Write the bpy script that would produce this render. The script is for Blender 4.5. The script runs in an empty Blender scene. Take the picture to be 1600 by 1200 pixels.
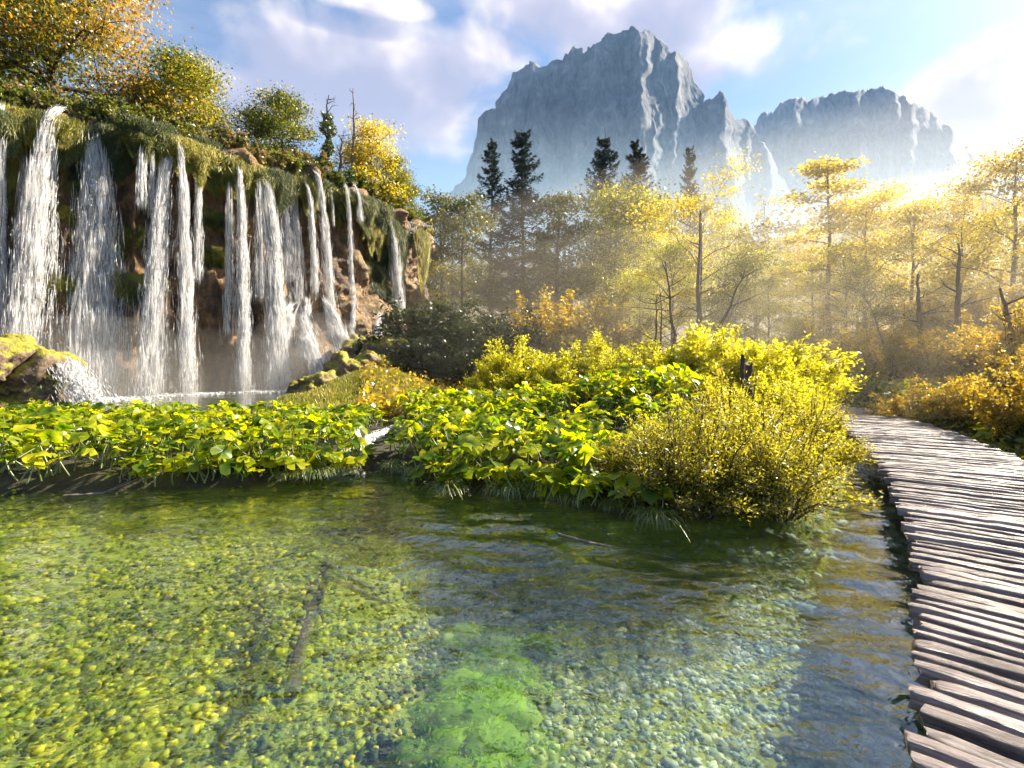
import bpy, math, random
import numpy as np
S = bpy.context.scene
COL = S.collection
R = math.radians
# ------------------------------------------------------------------ camera, light, sky, exposure
F, H, VH = 720.0, 2.0, 565.0            # focal length in photo pixels, eye height over the pond, horizon row
cam = bpy.data.cameras.new('camera'); camo = bpy.data.objects.new('camera', cam); COL.objects.link(camo)
camo.location = (0, 0, H); camo.rotation_euler = (R(90), 0, 0)
cam.sensor_width = 36; cam.lens = 36 * F / 1600; cam.shift_y = -(600 - VH) / 1600
cam.clip_start = 0.05; cam.clip_end = 30000
S.camera = camo
SAZ, SEL = R(63), R(36)                  # the sun stands to the right, a little ahead
SUN = np.array([math.sin(SAZ) * math.cos(SEL), math.cos(SAZ) * math.cos(SEL), math.sin(SEL)])
sl = bpy.data.lights.new('sun', 'SUN'); sl.energy = 5.0; sl.angle = R(0.55); sl.color = (1.0, 0.885, 0.69)
so = bpy.data.objects.new('sun', sl); COL.objects.link(so)
from mathutils import Vector, Matrix, noise as mnoise
so.rotation_euler = Vector(SUN).to_track_quat('Z', 'Y').to_euler()
S.view_settings.view_transform = 'Standard'; S.view_settings.look = 'None'
S.view_settings.gamma = 1; S.view_settings.use_curve_mapping = False
S.view_settings.exposure = 2.0
cy = S.cycles
cy.use_denoising = True; cy.use_adaptive_sampling = True; cy.adaptive_threshold = .05
try: cy.denoiser = 'OPENIMAGEDENOISE'
except Exception: pass
cy.max_bounces = 8; cy.diffuse_bounces = 4; cy.glossy_bounces = 3; cy.transmission_bounces = 5
cy.transparent_max_bounces = 12; cy.volume_bounces = 1
cy.caustics_reflective = False; cy.caustics_refractive = False
cy.sample_clamp_indirect = 6.0

# ------------------------------------------------------------------ node helpers
class X:
    """a socket with arithmetic"""
    nt = None
    def __init__(s, v): s.v = v
    def _m(s, op, *o):
        n = X.nt.nodes.new('ShaderNodeMath'); n.operation = op
        for i, a in enumerate((s,) + o):
            a = a.v if isinstance(a, X) else a
            if isinstance(a, (int, float)): n.inputs[i].default_value = a
            else: X.nt.links.new(a, n.inputs[i])
        return X(n.outputs[0])
    def __add__(s, o): return s._m('ADD', o)
    def __sub__(s, o): return s._m('SUBTRACT', o)
    def __mul__(s, o): return s._m('MULTIPLY', o)
    def __truediv__(s, o): return s._m('DIVIDE', o)
    __radd__ = __add__; __rmul__ = __mul__
    def max(s, o): return s._m('MAXIMUM', o)
    def min(s, o): return s._m('MINIMUM', o)
    def sqrt(s): return s._m('SQRT')
    def smooth(s, a, b):
        n = X.nt.nodes.new('ShaderNodeMapRange'); n.interpolation_type = 'SMOOTHSTEP'
        X.nt.links.new(s.v, n.inputs[0]); n.inputs[1].default_value = a; n.inputs[2].default_value = b
        return X(n.outputs[0])
def node(nt, t, ins=None, **kw):
    n = nt.nodes.new('ShaderNode' + t)
    for k, v in kw.items(): setattr(n, k, v)
    for k, v in (ins or {}).items():
        v = v.v if isinstance(v, X) else v
        if hasattr(v, 'is_output'): nt.links.new(v, n.inputs[k])
        else: n.inputs[k].default_value = v
    return n
def ramp(nt, fac, stops, interp='LINEAR'):
    n = nt.nodes.new('ShaderNodeValToRGB'); e = n.color_ramp.elements; n.color_ramp.interpolation = interp
    while len(e) < len(stops): e.new(0.5)
    for k, (p, c) in enumerate(stops):
        e[k].position = p; e[k].color = (c[0], c[1], c[2], 1) if len(c) == 3 else c
    nt.links.new(fac.v if isinstance(fac, X) else fac, n.inputs[0])
    return n.outputs[0]
def g3(v): return (v, v, v)
def new_mat(name):
    m = bpy.data.materials.new(name); m.use_nodes = True; nt = m.node_tree; nt.nodes.clear(); X.nt = nt
    out = nt.nodes.new('ShaderNodeOutputMaterial')
    return m, nt, out
def noise_tex(nt, vec, scale, detail=4, rough=0.55, dist=0.0):
    n = node(nt, 'TexNoise', {'Scale': scale, 'Detail': detail, 'Roughness': rough, 'Distortion': dist})
    if vec is not None: nt.links.new(vec, n.inputs['Vector'])
    return n.outputs['Fac']
def pos(nt, scale=(1, 1, 1), kind='Object'):
    if kind == 'World': src = node(nt, 'NewGeometry').outputs['Position']
    else: src = node(nt, 'TexCoord').outputs[kind]
    return node(nt, 'VectorMath', {0: src, 1: scale}, operation='MULTIPLY').outputs[0]

# ------------------------------------------------------------------ sky with cumulus clouds
w = bpy.data.worlds.new('World'); S.world = w; w.use_nodes = True
nt = w.node_tree; nt.nodes.clear(); X.nt = nt
w.cycles.sampling_method = 'NONE'
wo = nt.nodes.new('ShaderNodeOutputWorld')
sk = node(nt, 'TexSky', sky_type='NISHITA', sun_disc=False, sun_elevation=SEL, sun_rotation=SAZ,
          altitude=500, air_density=1.0, dust_density=.7, ozone_density=3.0)
def px_dir(u, v): 
    d = np.array([(u - 800) / F, 1, (VH - v) / F]); return d / np.linalg.norm(d)
def px_ae(u, v):
    d = px_dir(u, v); return math.atan2(d[0], d[1]), math.asin(d[2])
gen = node(nt, 'TexCoord').outputs['Generated']
sep = node(nt, 'SeparateXYZ', {0: gen})
dx, dy, dz = (X(sep.outputs[i]) for i in range(3))
az = dx._m('ARCTAN2', dy); el = dz._m('ARCSINE')
blobs = []
for (u, v, ru, rv) in ((470, 95, 150, 75), (610, 120, 170, 85), (730, 85, 130, 60), (560, 175, 210, 50), (880, 10, 200, 60), (1010, 30, 190, 85),
                       (1120, 85, 130, 55), (1600, 120, 60, 55), (590, 8, 130, 20), (1530, 150, 90, 40), (430, 150, 120, 60)):
    a, e = px_ae(u, v); blobs.append((a, e, ru / F, rv / F * (math.cos(e) + .25) / 1.2))
rr = random.Random(5)
for k in range(6):                      # the same kind of cloud on round the rest of the sky
    blobs.append((rr.choice((-1, 1)) * rr.uniform(1.1, 3.1), rr.uniform(.25, .75), rr.uniform(.2, .4), rr.uniform(.07, .14)))
ae = node(nt, 'CombineXYZ', {0: az, 1: el}).outputs[0]
def cover(da, de, det):
    m = None
    for a, e, ra, re in blobs:
        v = node(nt, 'VectorMath', {0: ae, 1: (1 / ra, 1 / re, 0), 2: (-(a - da) / ra, -(e - de) / re, 0)}, operation='MULTIPLY_ADD').outputs[0]
        k = X(node(nt, 'VectorMath', {0: v}, operation='LENGTH').outputs['Value'])
        m = k if m is None else m.min(k)
    off = node(nt, 'VectorMath', {0: gen, 1: (SUN[0] * da, SUN[1] * da, de)}, operation='ADD').outputs[0]
    n = X(noise_tex(nt, off, 6.5, det, .56, .2))
    return m.min(2.5) * -1.0 + n * 2.6 - 0.12
c0 = cover(0, 0, 6); c1 = cover(.055, .035, 3)
dens = c0.smooth(-.05, .75)
lit = c1.smooth(-.25, 1.0) * -1.0 + 1.0
wisp = X(noise_tex(nt, node(nt, 'VectorMath', {0: gen, 1: (2.0, 2.0, 7.0)}, operation='MULTIPLY').outputs[0], 1.7, 6, .6, .5)).smooth(.45, .8) * .45
ccol = ramp(nt, lit, [(0, (.40, .40, .52)), (.4, (.58, .54, .62)), (.7, (.86, .77, .72)), (1, (1.0, .92, .82))])
bg1 = node(nt, 'Background', {'Color': sk.outputs[0], 'Strength': 0.05})
bg2 = node(nt, 'Background', {'Color': ccol, 'Strength': 0.33})
mx = node(nt, 'MixShader', {0: dens.max(wisp) * .93, 1: bg1.outputs[0], 2: bg2.outputs[0]})
nt.links.new(mx.outputs[0], wo.inputs[0])

# ------------------------------------------------------------------ numpy noise
def _h(i, j, k, s):
    with np.errstate(over='ignore'):
        n = (i.astype(np.uint32) * np.uint32(374761393) + j.astype(np.uint32) * np.uint32(668265263) + k.astype(np.uint32) * np.uint32(2147483647 - 62089911) + np.uint32(s * 974711 + 1013904223))
        n = (n ^ (n >> np.uint32(13))) * np.uint32(1274126177); n = (n ^ (n >> np.uint32(15))) * np.uint32(2246822519)
        return ((n ^ (n >> np.uint32(16))) & np.uint32(0xffffff)).astype(np.float64) / 0xffffff
def vn(x, y, z=0.0, s=0):
    x, y, z = np.broadcast_arrays(np.asarray(x, float), np.asarray(y, float), np.asarray(z, float))
    fx, fy, fz = np.floor(x), np.floor(y), np.floor(z)
    i, j, k = fx.astype(np.int64), fy.astype(np.int64), fz.astype(np.int64)
    a, b, c = x - fx, y - fy, z - fz
    a, b, c = (t * t * t * (t * (t * 6 - 15) + 10) for t in (a, b, c))
    r = 0
    for di in (0, 1):
        for dj in (0, 1):
            for dk in (0, 1):
                r = r + (a if di else 1 - a) * (b if dj else 1 - b) * (c if dk else 1 - c) * _h(i + di, j + dj, k + dk, s)
    return r * 2 - 1
def fbm(x, y, z=0.0, o=4, s=0, g=.5):
    r, a, f = 0, 1, 1
    for q in range(o):
        r = r + a * vn(x * f, y * f, z * f, s + q * 7); a *= g; f *= 2.03
    return r
def ridged(x, y, z=0.0, o=4, s=0, g=.5):
    r, a, f = 0, 1, 1
    for q in range(o):
        r = r + a * (1 - 2 * np.abs(vn(x * f, y * f, z * f, s + q * 7))); a *= g; f *= 2.03
    return r
def sst(a, b, x):
    t = np.clip((x - a) / (b - a), 0, 1); return t * t * (3 - 2 * t)
def U(u, v, d): return np.array([(u - 800) / F * d, d, H - (v - VH) / F * d])

# ------------------------------------------------------------------ mesh helpers
def mesh(name, V, Fa, mats, smooth=False, rnd=None, midx=None):
    """V (n,3); Fa: one (m,k) array or a list of such arrays"""
    V = np.asarray(V, np.float32)
    if not isinstance(Fa, list): Fa = [Fa]
    Fa = [np.asarray(f, np.int32) for f in Fa if len(f)]
    me = bpy.data.meshes.new(name)
    me.vertices.add(len(V)); me.vertices.foreach_set('co', V.ravel())
    loops = np.concatenate([f.ravel() for f in Fa]); tot = np.concatenate([np.full(len(f), f.shape[1], np.int32) for f in Fa])
    st = np.concatenate([[0], np.cumsum(tot)[:-1]]).astype(np.int32)
    me.loops.add(len(loops)); me.loops.foreach_set('vertex_index', loops)
    me.polygons.add(len(tot)); me.polygons.foreach_set('loop_start', st); me.polygons.foreach_set('loop_total', tot)
    if smooth: me.polygons.foreach_set('use_smooth', np.ones(len(tot), bool))
    for m in (mats if isinstance(mats, (list, tuple)) else [mats]): me.materials.append(m)
    if midx is not None: me.polygons.foreach_set('material_index', np.asarray(midx, np.int32))
    if rnd is not None:
        a = me.attributes.new('rnd', 'FLOAT', 'POINT'); a.data.foreach_set('value', np.asarray(rnd, np.float32))
    me.update(calc_edges=True)
    return me
def obj(name, me, parent=None, loc=(0, 0, 0), rz=0, sc=1, label=None, cat=None, group=None, kind=None, rot=None):
    o = bpy.data.objects.new(name, me); COL.objects.link(o)
    o.location = [float(a) for a in loc]; o.rotation_euler = rot if rot is not None else (0, 0, rz)
    o.scale = (sc, sc, sc) if isinstance(sc, (int, float)) else sc
    if parent: o.parent = parent
    if label: o['label'] = label
    if cat: o['category'] = cat
    if group: o['group'] = group
    if kind: o['kind'] = kind
    return o
def grid_faces(n, m, off=0):
    """n rows by m columns of vertices"""
    i = np.arange(n - 1)[:, None] * m + np.arange(m - 1)[None, :]
    i = i.ravel() + off
    return np.stack([i, i + 1, i + m + 1, i + m], 1)
class Bag:
    def __init__(s): s.V, s.F, s.R, s.n = [], {}, [], 0
    def add(s, V, Fa, r=0.5):
        V = np.asarray(V, float).reshape(-1, 3); Fa = np.asarray(Fa)
        s.F.setdefault(Fa.shape[1], []).append(Fa + s.n); s.V.append(V)
        s.R.append(np.broadcast_to(r, (len(V),))); s.n += len(V)
    def mesh(s, name, mats, smooth=False):
        return mesh(name, np.concatenate(s.V), [np.concatenate(f) for f in s.F.values()], mats, smooth, np.concatenate(s.R))
def tube(bag, P, rad, sides=6, r=.5, cap=True):
    P = np.asarray(P, float); n = len(P); rad = np.broadcast_to(np.asarray(rad, float), (n,))
    T = np.gradient(P, axis=0); T /= np.linalg.norm(T, axis=1)[:, None] + 1e-9
    ref = np.array([0, 0, 1.0]) if abs(T[:, 2]).mean() < .8 else np.array([1.0, 0, 0])
    A = np.cross(T, ref); A /= np.linalg.norm(A, axis=1)[:, None] + 1e-9; B = np.cross(T, A)
    th = np.arange(sides) / sides * 2 * math.pi
    V = P[:, None] + rad[:, None, None] * (np.cos(th)[None, :, None] * A[:, None] + np.sin(th)[None, :, None] * B[:, None])
    i = np.arange(n - 1)[:, None] * sides; j = np.arange(sides)[None]; k = (j + 1) % sides
    bag.add(V, np.stack([(i + j).ravel(), (i + k).ravel(), (i + sides + k).ravel(), (i + sides + j).ravel()], 1), r)
    if cap:
        bag.add(V[0][::-1], np.arange(sides)[None], r); bag.add(V[-1], np.arange(sides)[None], r)
def unit(v): return v / (np.linalg.norm(v, axis=-1, keepdims=True) + 1e-9)
def leaf_quads(bag, C, size, rng, asp=.55, up=.35, r=None, drop=0.0, axis=None):
    """diamond leaves at the points C"""
    n = len(C)
    if n == 0: return
    N = unit(rng.normal(size=(n, 3)) + np.array([0, 0, up * 2]))
    A = rng.normal(size=(n, 3)) if axis is None else axis + rng.normal(size=(n, 3)) * .35
    A = A - np.array([0, 0, drop]); A = unit(A - N * (A * N).sum(1)[:, None])
    B = np.cross(N, A); s = (size * rng.uniform(.6, 1.35, n))[:, None]
    A = A * s * .5; B = B * s * .5 * asp; fold = N * s * .09
    V = np.stack([C - A, C + B + fold, C + A, C - B + fold], 1)
    i = np.arange(n) * 4
    if r is None: r = rng.uniform(0, 1, n)
    bag.add(V, np.stack([i, i + 1, i + 2, i + 3], 1), np.repeat(np.clip(r, 0, 1), 4))
# ------------------------------------------------------------------ materials
def leaf_mat(name, stops, trans=.5, gloss=.06, tint=(1.25, 1.15, .6), rough=.4, var=.25):
    m, nt, out = new_mat(name)
    at = node(nt, 'Attribute', attribute_name='rnd').outputs['Fac']
    oi = node(nt, 'ObjectInfo').outputs['Random']
    k = X(at) + (X(oi) - .5) * var
    c = ramp(nt, k, stops)
    t = node(nt, 'MixRGB', {0: 1.0, 1: c, 2: (*tint, 1)}, blend_type='MULTIPLY').outputs[0]
    d = node(nt, 'BsdfDiffuse', {'Color': c}); tr = node(nt, 'BsdfTranslucent', {'Color': t})
    g = node(nt, 'BsdfGlossy', {'Color': (1, 1, 1, 1), 'Roughness': rough})
    a = node(nt, 'MixShader', {0: trans, 1: d.outputs[0], 2: tr.outputs[0]})
    b = node(nt, 'MixShader', {0: gloss, 1: a.outputs[0], 2: g.outputs[0]})
    nt.links.new(b.outputs[0], out.inputs[0])
    return m
M = {}
M['butterbur'] = leaf_mat('butterbur_leaf', [(0, (.03, .075, .004)), (.35, (.11, .19, .006)), (.7, (.28, .35, .008)), (1, (.50, .48, .015))], .62, .025, (2.0, 1.75, .2), .3, .9)
M['willow'] = leaf_mat('willow_leaf', [(0, (.05, .055, .01)), (.45, (.28, .27, .016)), (.8, (.52, .47, .025)), (1, (.64, .56, .035))], .68, .05, (1.4, 1.3, .5))
M['bush_gold'] = leaf_mat('golden_bush_leaf', [(0, (.24, .26, .012)), (.5, (.52, .52, .018)), (1, (.70, .66, .04))], .68, .04, (1.35, 1.25, .5))
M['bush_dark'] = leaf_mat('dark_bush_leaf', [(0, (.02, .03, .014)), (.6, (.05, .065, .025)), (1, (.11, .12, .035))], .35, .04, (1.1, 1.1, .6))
M['bush_brown'] = leaf_mat('brown_bush_leaf', [(0, (.14, .11, .018)), (.5, (.36, .29, .025)), (1, (.56, .46, .045))], .66, .04, (1.4, 1.15, .5))
M['orange'] = leaf_mat('orange_leaf', [(0, (.035, .055, .01)), (.4, (.13, .16, .012)), (.62, (.36, .30, .012)), (.85, (.58, .36, .012)), (1, (.66, .38, .03))], .5, .05, (1.3, 1.0, .4), .4, 0)
M['green_gold'] = leaf_mat('green_gold_leaf', [(0, (.025, .05, .012)), (.45, (.09, .14, .015)), (.75, (.26, .28, .02)), (1, (.60, .48, .03))], .5, .05, (1.3, 1.1, .5), .4, .1)
M['forest'] = leaf_mat('forest_leaf', [(0, (.06, .085, .012)), (.4, (.20, .26, .018)), (.75, (.44, .48, .025)), (1, (.66, .60, .04))], .65, .05, (1.5, 1.2, .5))
M['forest_grey'] = leaf_mat('grey_green_leaf', [(0, (.04, .055, .02)), (.5, (.10, .115, .025)), (.85, (.24, .23, .03)), (1, (.40, .35, .03))], .45, .05, (1.3, 1.15, .6))
M['maple'] = leaf_mat('maple_leaf', [(0, (.12, .11, .015)), (.4, (.36, .34, .02)), (.75, (.56, .52, .03)), (1, (.68, .62, .05))], .62, .06, (1.4, 1.1, .5))
M['needle'] = leaf_mat('spruce_needle', [(0, (.012, .022, .018)), (.7, (.03, .045, .03)), (1, (.06, .07, .035))], .15, .03, (1, 1, .8))
M['ivy'] = leaf_mat('ivy_leaf', [(0, (.02, .045, .01)), (.6, (.07, .11, .015)), (1, (.20, .22, .03))], .4, .1)
M['shrub'] = leaf_mat('cliff_shrub_leaf', [(0, (.03, .06, .012)), (.45, (.11, .15, .02)), (.75, (.28, .27, .03)), (1, (.48, .36, .07))], .45, .05)
M['heather'] = leaf_mat('seeding_shrub_leaf', [(0, (.07, .09, .02)), (.5, (.26, .21, .07)), (1, (.46, .32, .2))], .4, .03, (1.1, 1, .7))
M['moss'] = leaf_mat('hanging_moss', [(0, (.035, .055, .012)), (.4, (.12, .14, .018)), (.7, (.34, .30, .025)), (1, (.50, .42, .06))], .4, .03, (1.2, 1.1, .5), .5, .7)
M['grass'] = leaf_mat('grass_blade', [(0, (.06, .10, .02)), (.6, (.20, .25, .06)), (1, (.42, .42, .14))], .45, .08)
M['knoll'] = leaf_mat('knoll_grass', [(0, (.12, .15, .03)), (.5, (.30, .30, .06)), (1, (.55, .42, .10))], .45, .03)
M['far_leaf'] = leaf_mat('hillside_leaf', [(0, (.05, .06, .02)), (.6, (.15, .14, .03)), (1, (.30, .24, .04))], .4, .02)

def bark_mat(name, a, b, sc=9):
    m, nt, out = new_mat(name)
    n = noise_tex(nt, pos(nt, (1, 1, .22)), sc, 5)
    c = ramp(nt, n, [(.3, a), (.7, b)])
    bm = node(nt, 'Bump', {'Strength': .6, 'Distance': .05, 'Height': n})
    p = node(nt, 'BsdfPrincipled', {'Base Color': c, 'Roughness': .85, 'Normal': bm.outputs[0]})
    nt.links.new(p.outputs[0], out.inputs[0]); return m
M['bark'] = bark_mat('bark', (.03, .022, .016), (.10, .075, .055))
M['bark_pale'] = bark_mat('pale_bark', (.09, .07, .055), (.26, .21, .17))
M['twig'] = bark_mat('twig_bark', (.06, .04, .02), (.16, .10, .05), 30)

m, nt, out = new_mat('weathered_wood')           # boardwalk planks
pc = pos(nt, (.8, 3.2, 1.2)); oi = node(nt, 'ObjectInfo').outputs['Random']
pv = node(nt, 'VectorMath', {0: pc, 1: node(nt, 'CombineXYZ', {0: X(oi) * 37.0, 1: X(oi) * 91.0}).outputs[0]}, operation='ADD').outputs[0]
n1 = X(noise_tex(nt, pv, 3.2, 8, .7, .25)); n2 = X(noise_tex(nt, pos(nt, (1, 1, 1), 'World'), 2.3, 3))
c = ramp(nt, n1 * .8 + n2 * .15 + X(oi) * .12, [(.32, (.012, .008, .008)), (.45, (.085, .058, .054)), (.60, (.29, .235, .235)), (.82, (.52, .44, .44))])
bm = node(nt, 'Bump', {'Strength': 1.0, 'Distance': .03, 'Height': n1})
rg = n2.smooth(.35, .7) * .2 + .28
p = node(nt, 'BsdfPrincipled', {'Base Color': c, 'Roughness': rg, 'Normal': bm.outputs[0], 'Specular IOR Level': 1.0})
nt.links.new(p.outputs[0], out.inputs[0]); M['plank'] = m

def water_mat(name, tint, bump=.25, keep=.5, sc=5):
    m, nt, out = new_mat(name)
    P = pos(nt, (1, 1.7, 1), 'World')
    h = X(noise_tex(nt, P, sc, 3, .5, .6)) * .6 + X(noise_tex(nt, P, sc * .3, 2, .5, .8))
    b = node(nt, 'Bump', {'Strength': bump, 'Distance': .05, 'Height': h})
    ci = X(node(nt, 'VectorMath', {0: node(nt, 'NewGeometry').outputs['Incoming'], 1: b.outputs[0]}, operation='DOT_PRODUCT').outputs['Value'])._m('ABSOLUTE')
    k5 = ((ci.min(1.0) * -1.0 + 1.0)._m('POWER', 3.4)) * .88 + .08      # Schlick, the same from above and below
    gl = node(nt, 'BsdfGlossy', {'Color': (1, 1, 1, 1), 'Roughness': .03, 'Normal': b.outputs[0]})
    tr = node(nt, 'BsdfTransparent', {'Color': (*tint, 1)})
    rf = node(nt, 'BsdfRefraction', {'Color': (*tint, 1), 'Roughness': 0.0, 'IOR': 1.333, 'Normal': b.outputs[0]})
    a = node(nt, 'MixShader', {0: keep, 1: tr.outputs[0], 2: rf.outputs[0]})
    x = node(nt, 'MixShader', {0: k5, 1: a.outputs[0], 2: gl.outputs[0]})
    nt.links.new(x.outputs[0], out.inputs[0]); return m
M['pond'] = water_mat('clear_pond_water', (.88, 1.0, .94), .65, .40, 4.0)
M['pool'] = water_mat('pool_water', (.6, .75, .7), .5, .4, 2)

m, nt, out = new_mat('white_water')
d = node(nt, 'BsdfDiffuse', {'Color': (.88, .88, .90, 1)}); t = node(nt, 'BsdfTranslucent', {'Color': (.90, .90, .92, 1)})
g = node(nt, 'BsdfGlossy', {'Color': (1, 1, 1, 1), 'Roughness': .25})
a = node(nt, 'MixShader', {0: .4, 1: d.outputs[0], 2: t.outputs[0]}); b = node(nt, 'MixShader', {0: .03, 1: a.outputs[0], 2: g.outputs[0]})
nt.links.new(b.outputs[0], out.inputs[0]); M['white'] = m
m, nt, out = new_mat('water_veil')                # thin films of falling water
tr = node(nt, 'BsdfTransparent'); d = node(nt, 'BsdfDiffuse', {'Color': (.88, .88, .9, 1)}); t = node(nt, 'BsdfTranslucent', {'Color': (.9, .9, .92, 1)})
a = node(nt, 'MixShader', {0: .45, 1: d.outputs[0], 2: t.outputs[0]}); b = node(nt, 'MixShader', {0: .22, 1: tr.outputs[0], 2: a.outputs[0]})
nt.links.new(b.outputs[0], out.inputs[0]); M['veil'] = m

m, nt, out = new_mat('tufa_rock')
P = pos(nt, (1, 1, .35), 'World'); P2 = pos(nt, (1, 1, 1), 'World')
n1 = X(noise_tex(nt, P, .55, 6, .6, .5)); n2 = X(noise_tex(nt, P2, 1.8, 7, .65)); n3 = X(noise_tex(nt, pos(nt, (1, 1, .12), 'World'), 2.2, 4))
c = ramp(nt, n1 * .6 + n2 * .4, [(.30, (.04, .03, .02)), (.42, (.20, .11, .055)), (.52, (.42, .24, .10)), (.62, (.55, .34, .15)), (.75, (.60, .46, .26))])
c2 = ramp(nt, n3, [(.42, (.03, .025, .022)), (.6, (1, 1, 1))])
c = node(nt, 'MixRGB', {0: .55, 1: c, 2: c2}, blend_type='MULTIPLY').outputs[0]
mo = X(noise_tex(nt, P2, .8, 5, .6)).smooth(.56, .68) * .7
c = node(nt, 'MixRGB', {0: mo, 1: c, 2: (.07, .09, .015, 1)}).outputs[0]
n4 = X(noise_tex(nt, pos(nt, (1, 1, .6), 'World'), 7, 6, .7, .6)); c = node(nt, 'MixRGB', {0: .6, 1: c, 2: ramp(nt, n4, [(.35, (.22, .2, .2)), (.6, (1, 1, 1))])}, blend_type='MULTIPLY').outputs[0]
bm = node(nt, 'Bump', {'Strength': 1.0, 'Distance': .5, 'Height': n2 * .7 + n1 * .4 + n4 * .35})
p = node(nt, 'BsdfPrincipled', {'Base Color': c, 'Roughness': .55, 'Normal': bm.outputs[0]})
nt.links.new(p.outputs[0], out.inputs[0]); M['rock'] = m

m, nt, out = new_mat('mossy_rock')
P2 = pos(nt, (1, 1, 1), 'World')
n1 = X(noise_tex(nt, P2, 1.1, 6, .6)); n2 = X(noise_tex(nt, P2, 6, 6, .65))
nz = X(node(nt, 'SeparateXYZ', {0: node(nt, 'NewGeometry').outputs['Normal']}).outputs[2])
k = (nz * .35 + n1 * .8 + n2 * .2).smooth(.48, .72)
ro = ramp(nt, n2, [(.3, (.05, .035, .025)), (.7, (.30, .21, .14))])
ms = ramp(nt, n2, [(.3, (.07, .08, .012)), (.55, (.28, .25, .02)), (.8, (.46, .36, .04))])
c = node(nt, 'MixRGB', {0: k, 1: ro, 2: ms}).outputs[0]
bm = node(nt, 'Bump', {'Strength': .9, 'Distance': .12, 'Height': n2})
p = node(nt, 'BsdfPrincipled', {'Base Color': c, 'Roughness': .8, 'Normal': bm.outputs[0]})
nt.links.new(p.outputs[0], out.inputs[0]); M['mossrock'] = m

m, nt, out = new_mat('limestone')                # the far mountains
P = pos(nt, (1, 1, .16), 'World'); P2 = pos(nt, (1, 1, .5), 'World')
n1 = X(noise_tex(nt, P, .012, 8, .62, .1)); n2 = X(noise_tex(nt, P2, .035, 7, .65)); n3 = X(noise_tex(nt, pos(nt, (.3, .3, 1.6), 'World'), .012, 5, .6))
c = ramp(nt, n1 * .55 + n2 * .25 + n3 * .2, [(.37, (.022, .026, .034)), (.46, (.07, .076, .09)), (.55, (.16, .16, .165)), (.66, (.36, .32, .29))])
bm = node(nt, 'Bump', {'Strength': 1.0, 'Distance': 30.0, 'Height': n1 * .6 + n2 * .35 + n3 * .3})
p = node(nt, 'BsdfPrincipled', {'Base Color': c, 'Roughness': .95, 'Specular IOR Level': .1, 'Normal': bm.outputs[0]})
nt.links.new(p.outputs[0], out.inputs[0]); M['lime'] = m

m, nt, out = new_mat('earth')
P2 = pos(nt, (1, 1, 1), 'World'); zz = X(node(nt, 'SeparateXYZ', {0: P2}).outputs[2])
n1 = X(noise_tex(nt, P2, .9, 6, .6)); n2 = X(noise_tex(nt, P2, 9, 5, .6))
land = ramp(nt, n1 * .6 + n2 * .4, [(.3, (.012, .009, .006)), (.5, (.03, .025, .012)), (.7, (.07, .065, .02))])
bed = ramp(nt, n1 * .5 + n2 * .5, [(.3, (.08, .10, .015)), (.5, (.26, .28, .04)), (.7, (.45, .42, .09))])
c = node(nt, 'MixRGB', {0: (zz + n2 * .06).smooth(-.12, .06), 1: bed, 2: land}).outputs[0]
bm = node(nt, 'Bump', {'Strength': .7, 'Distance': .06, 'Height': n2})
p = node(nt, 'BsdfPrincipled', {'Base Color': c, 'Roughness': .9, 'Normal': bm.outputs[0]})
nt.links.new(p.outputs[0], out.inputs[0]); M['earth'] = m

m, nt, out = new_mat('pebble')
at = X(node(nt, 'Attribute', attribute_name='rnd').outputs['Fac']); P2 = pos(nt, (1, 1, 1), 'World')
n2 = X(noise_tex(nt, P2, 14, 5, .6)); n1 = X(noise_tex(nt, P2, .8, 3))
c = ramp(nt, at * .75 + n2 * .25 + (n1 - .5) * .25, [(0, (.006, .016, .010)), (.3, (.03, .055, .012)), (.5, (.14, .21, .012)), (.68, (.42, .42, .015)), (.86, (.74, .58, .03)), (1, (.85, .74, .22))])
xx = X(node(nt, 'SeparateXYZ', {0: P2}).outputs[0])      # algae coated on the left; sky reflection painted into paler gravel on the right
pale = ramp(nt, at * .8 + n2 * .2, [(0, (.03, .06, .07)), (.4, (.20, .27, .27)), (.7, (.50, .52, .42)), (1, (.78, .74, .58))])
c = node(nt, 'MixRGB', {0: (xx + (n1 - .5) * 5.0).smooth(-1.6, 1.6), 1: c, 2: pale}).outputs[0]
p = node(nt, 'BsdfPrincipled', {'Base Color': c, 'Roughness': .7})
nt.links.new(p.outputs[0], out.inputs[0]); M['pebble'] = m

m, nt, out = new_mat('water_moss')
at = X(node(nt, 'Attribute', attribute_name='rnd').outputs['Fac']); n2 = X(noise_tex(nt, pos(nt, (1, 1, 1), 'World'), 22, 5, .6))
c = ramp(nt, at * .5 + n2 * .5, [(.2, (.05, .12, .008)), (.55, (.22, .38, .015)), (.8, (.45, .58, .03))])
p = node(nt, 'BsdfPrincipled', {'Base Color': c, 'Roughness': .8}); tr = node(nt, 'BsdfTranslucent', {'Color': (.4, .6, .03, 1)})
a = node(nt, 'MixShader', {0: .3, 1: p.outputs[0], 2: tr.outputs[0]}); nt.links.new(a.outputs[0], out.inputs[0]); M['wmoss'] = m

def vol_mat(name, color, dens, g):
    m, nt, out = new_mat(name)
    v = node(nt, 'VolumePrincipled', {'Color': (*color, 1), 'Density': dens, 'Anisotropy': g})
    nt.links.new(v.outputs[0], out.inputs['Volume']); return m

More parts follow.
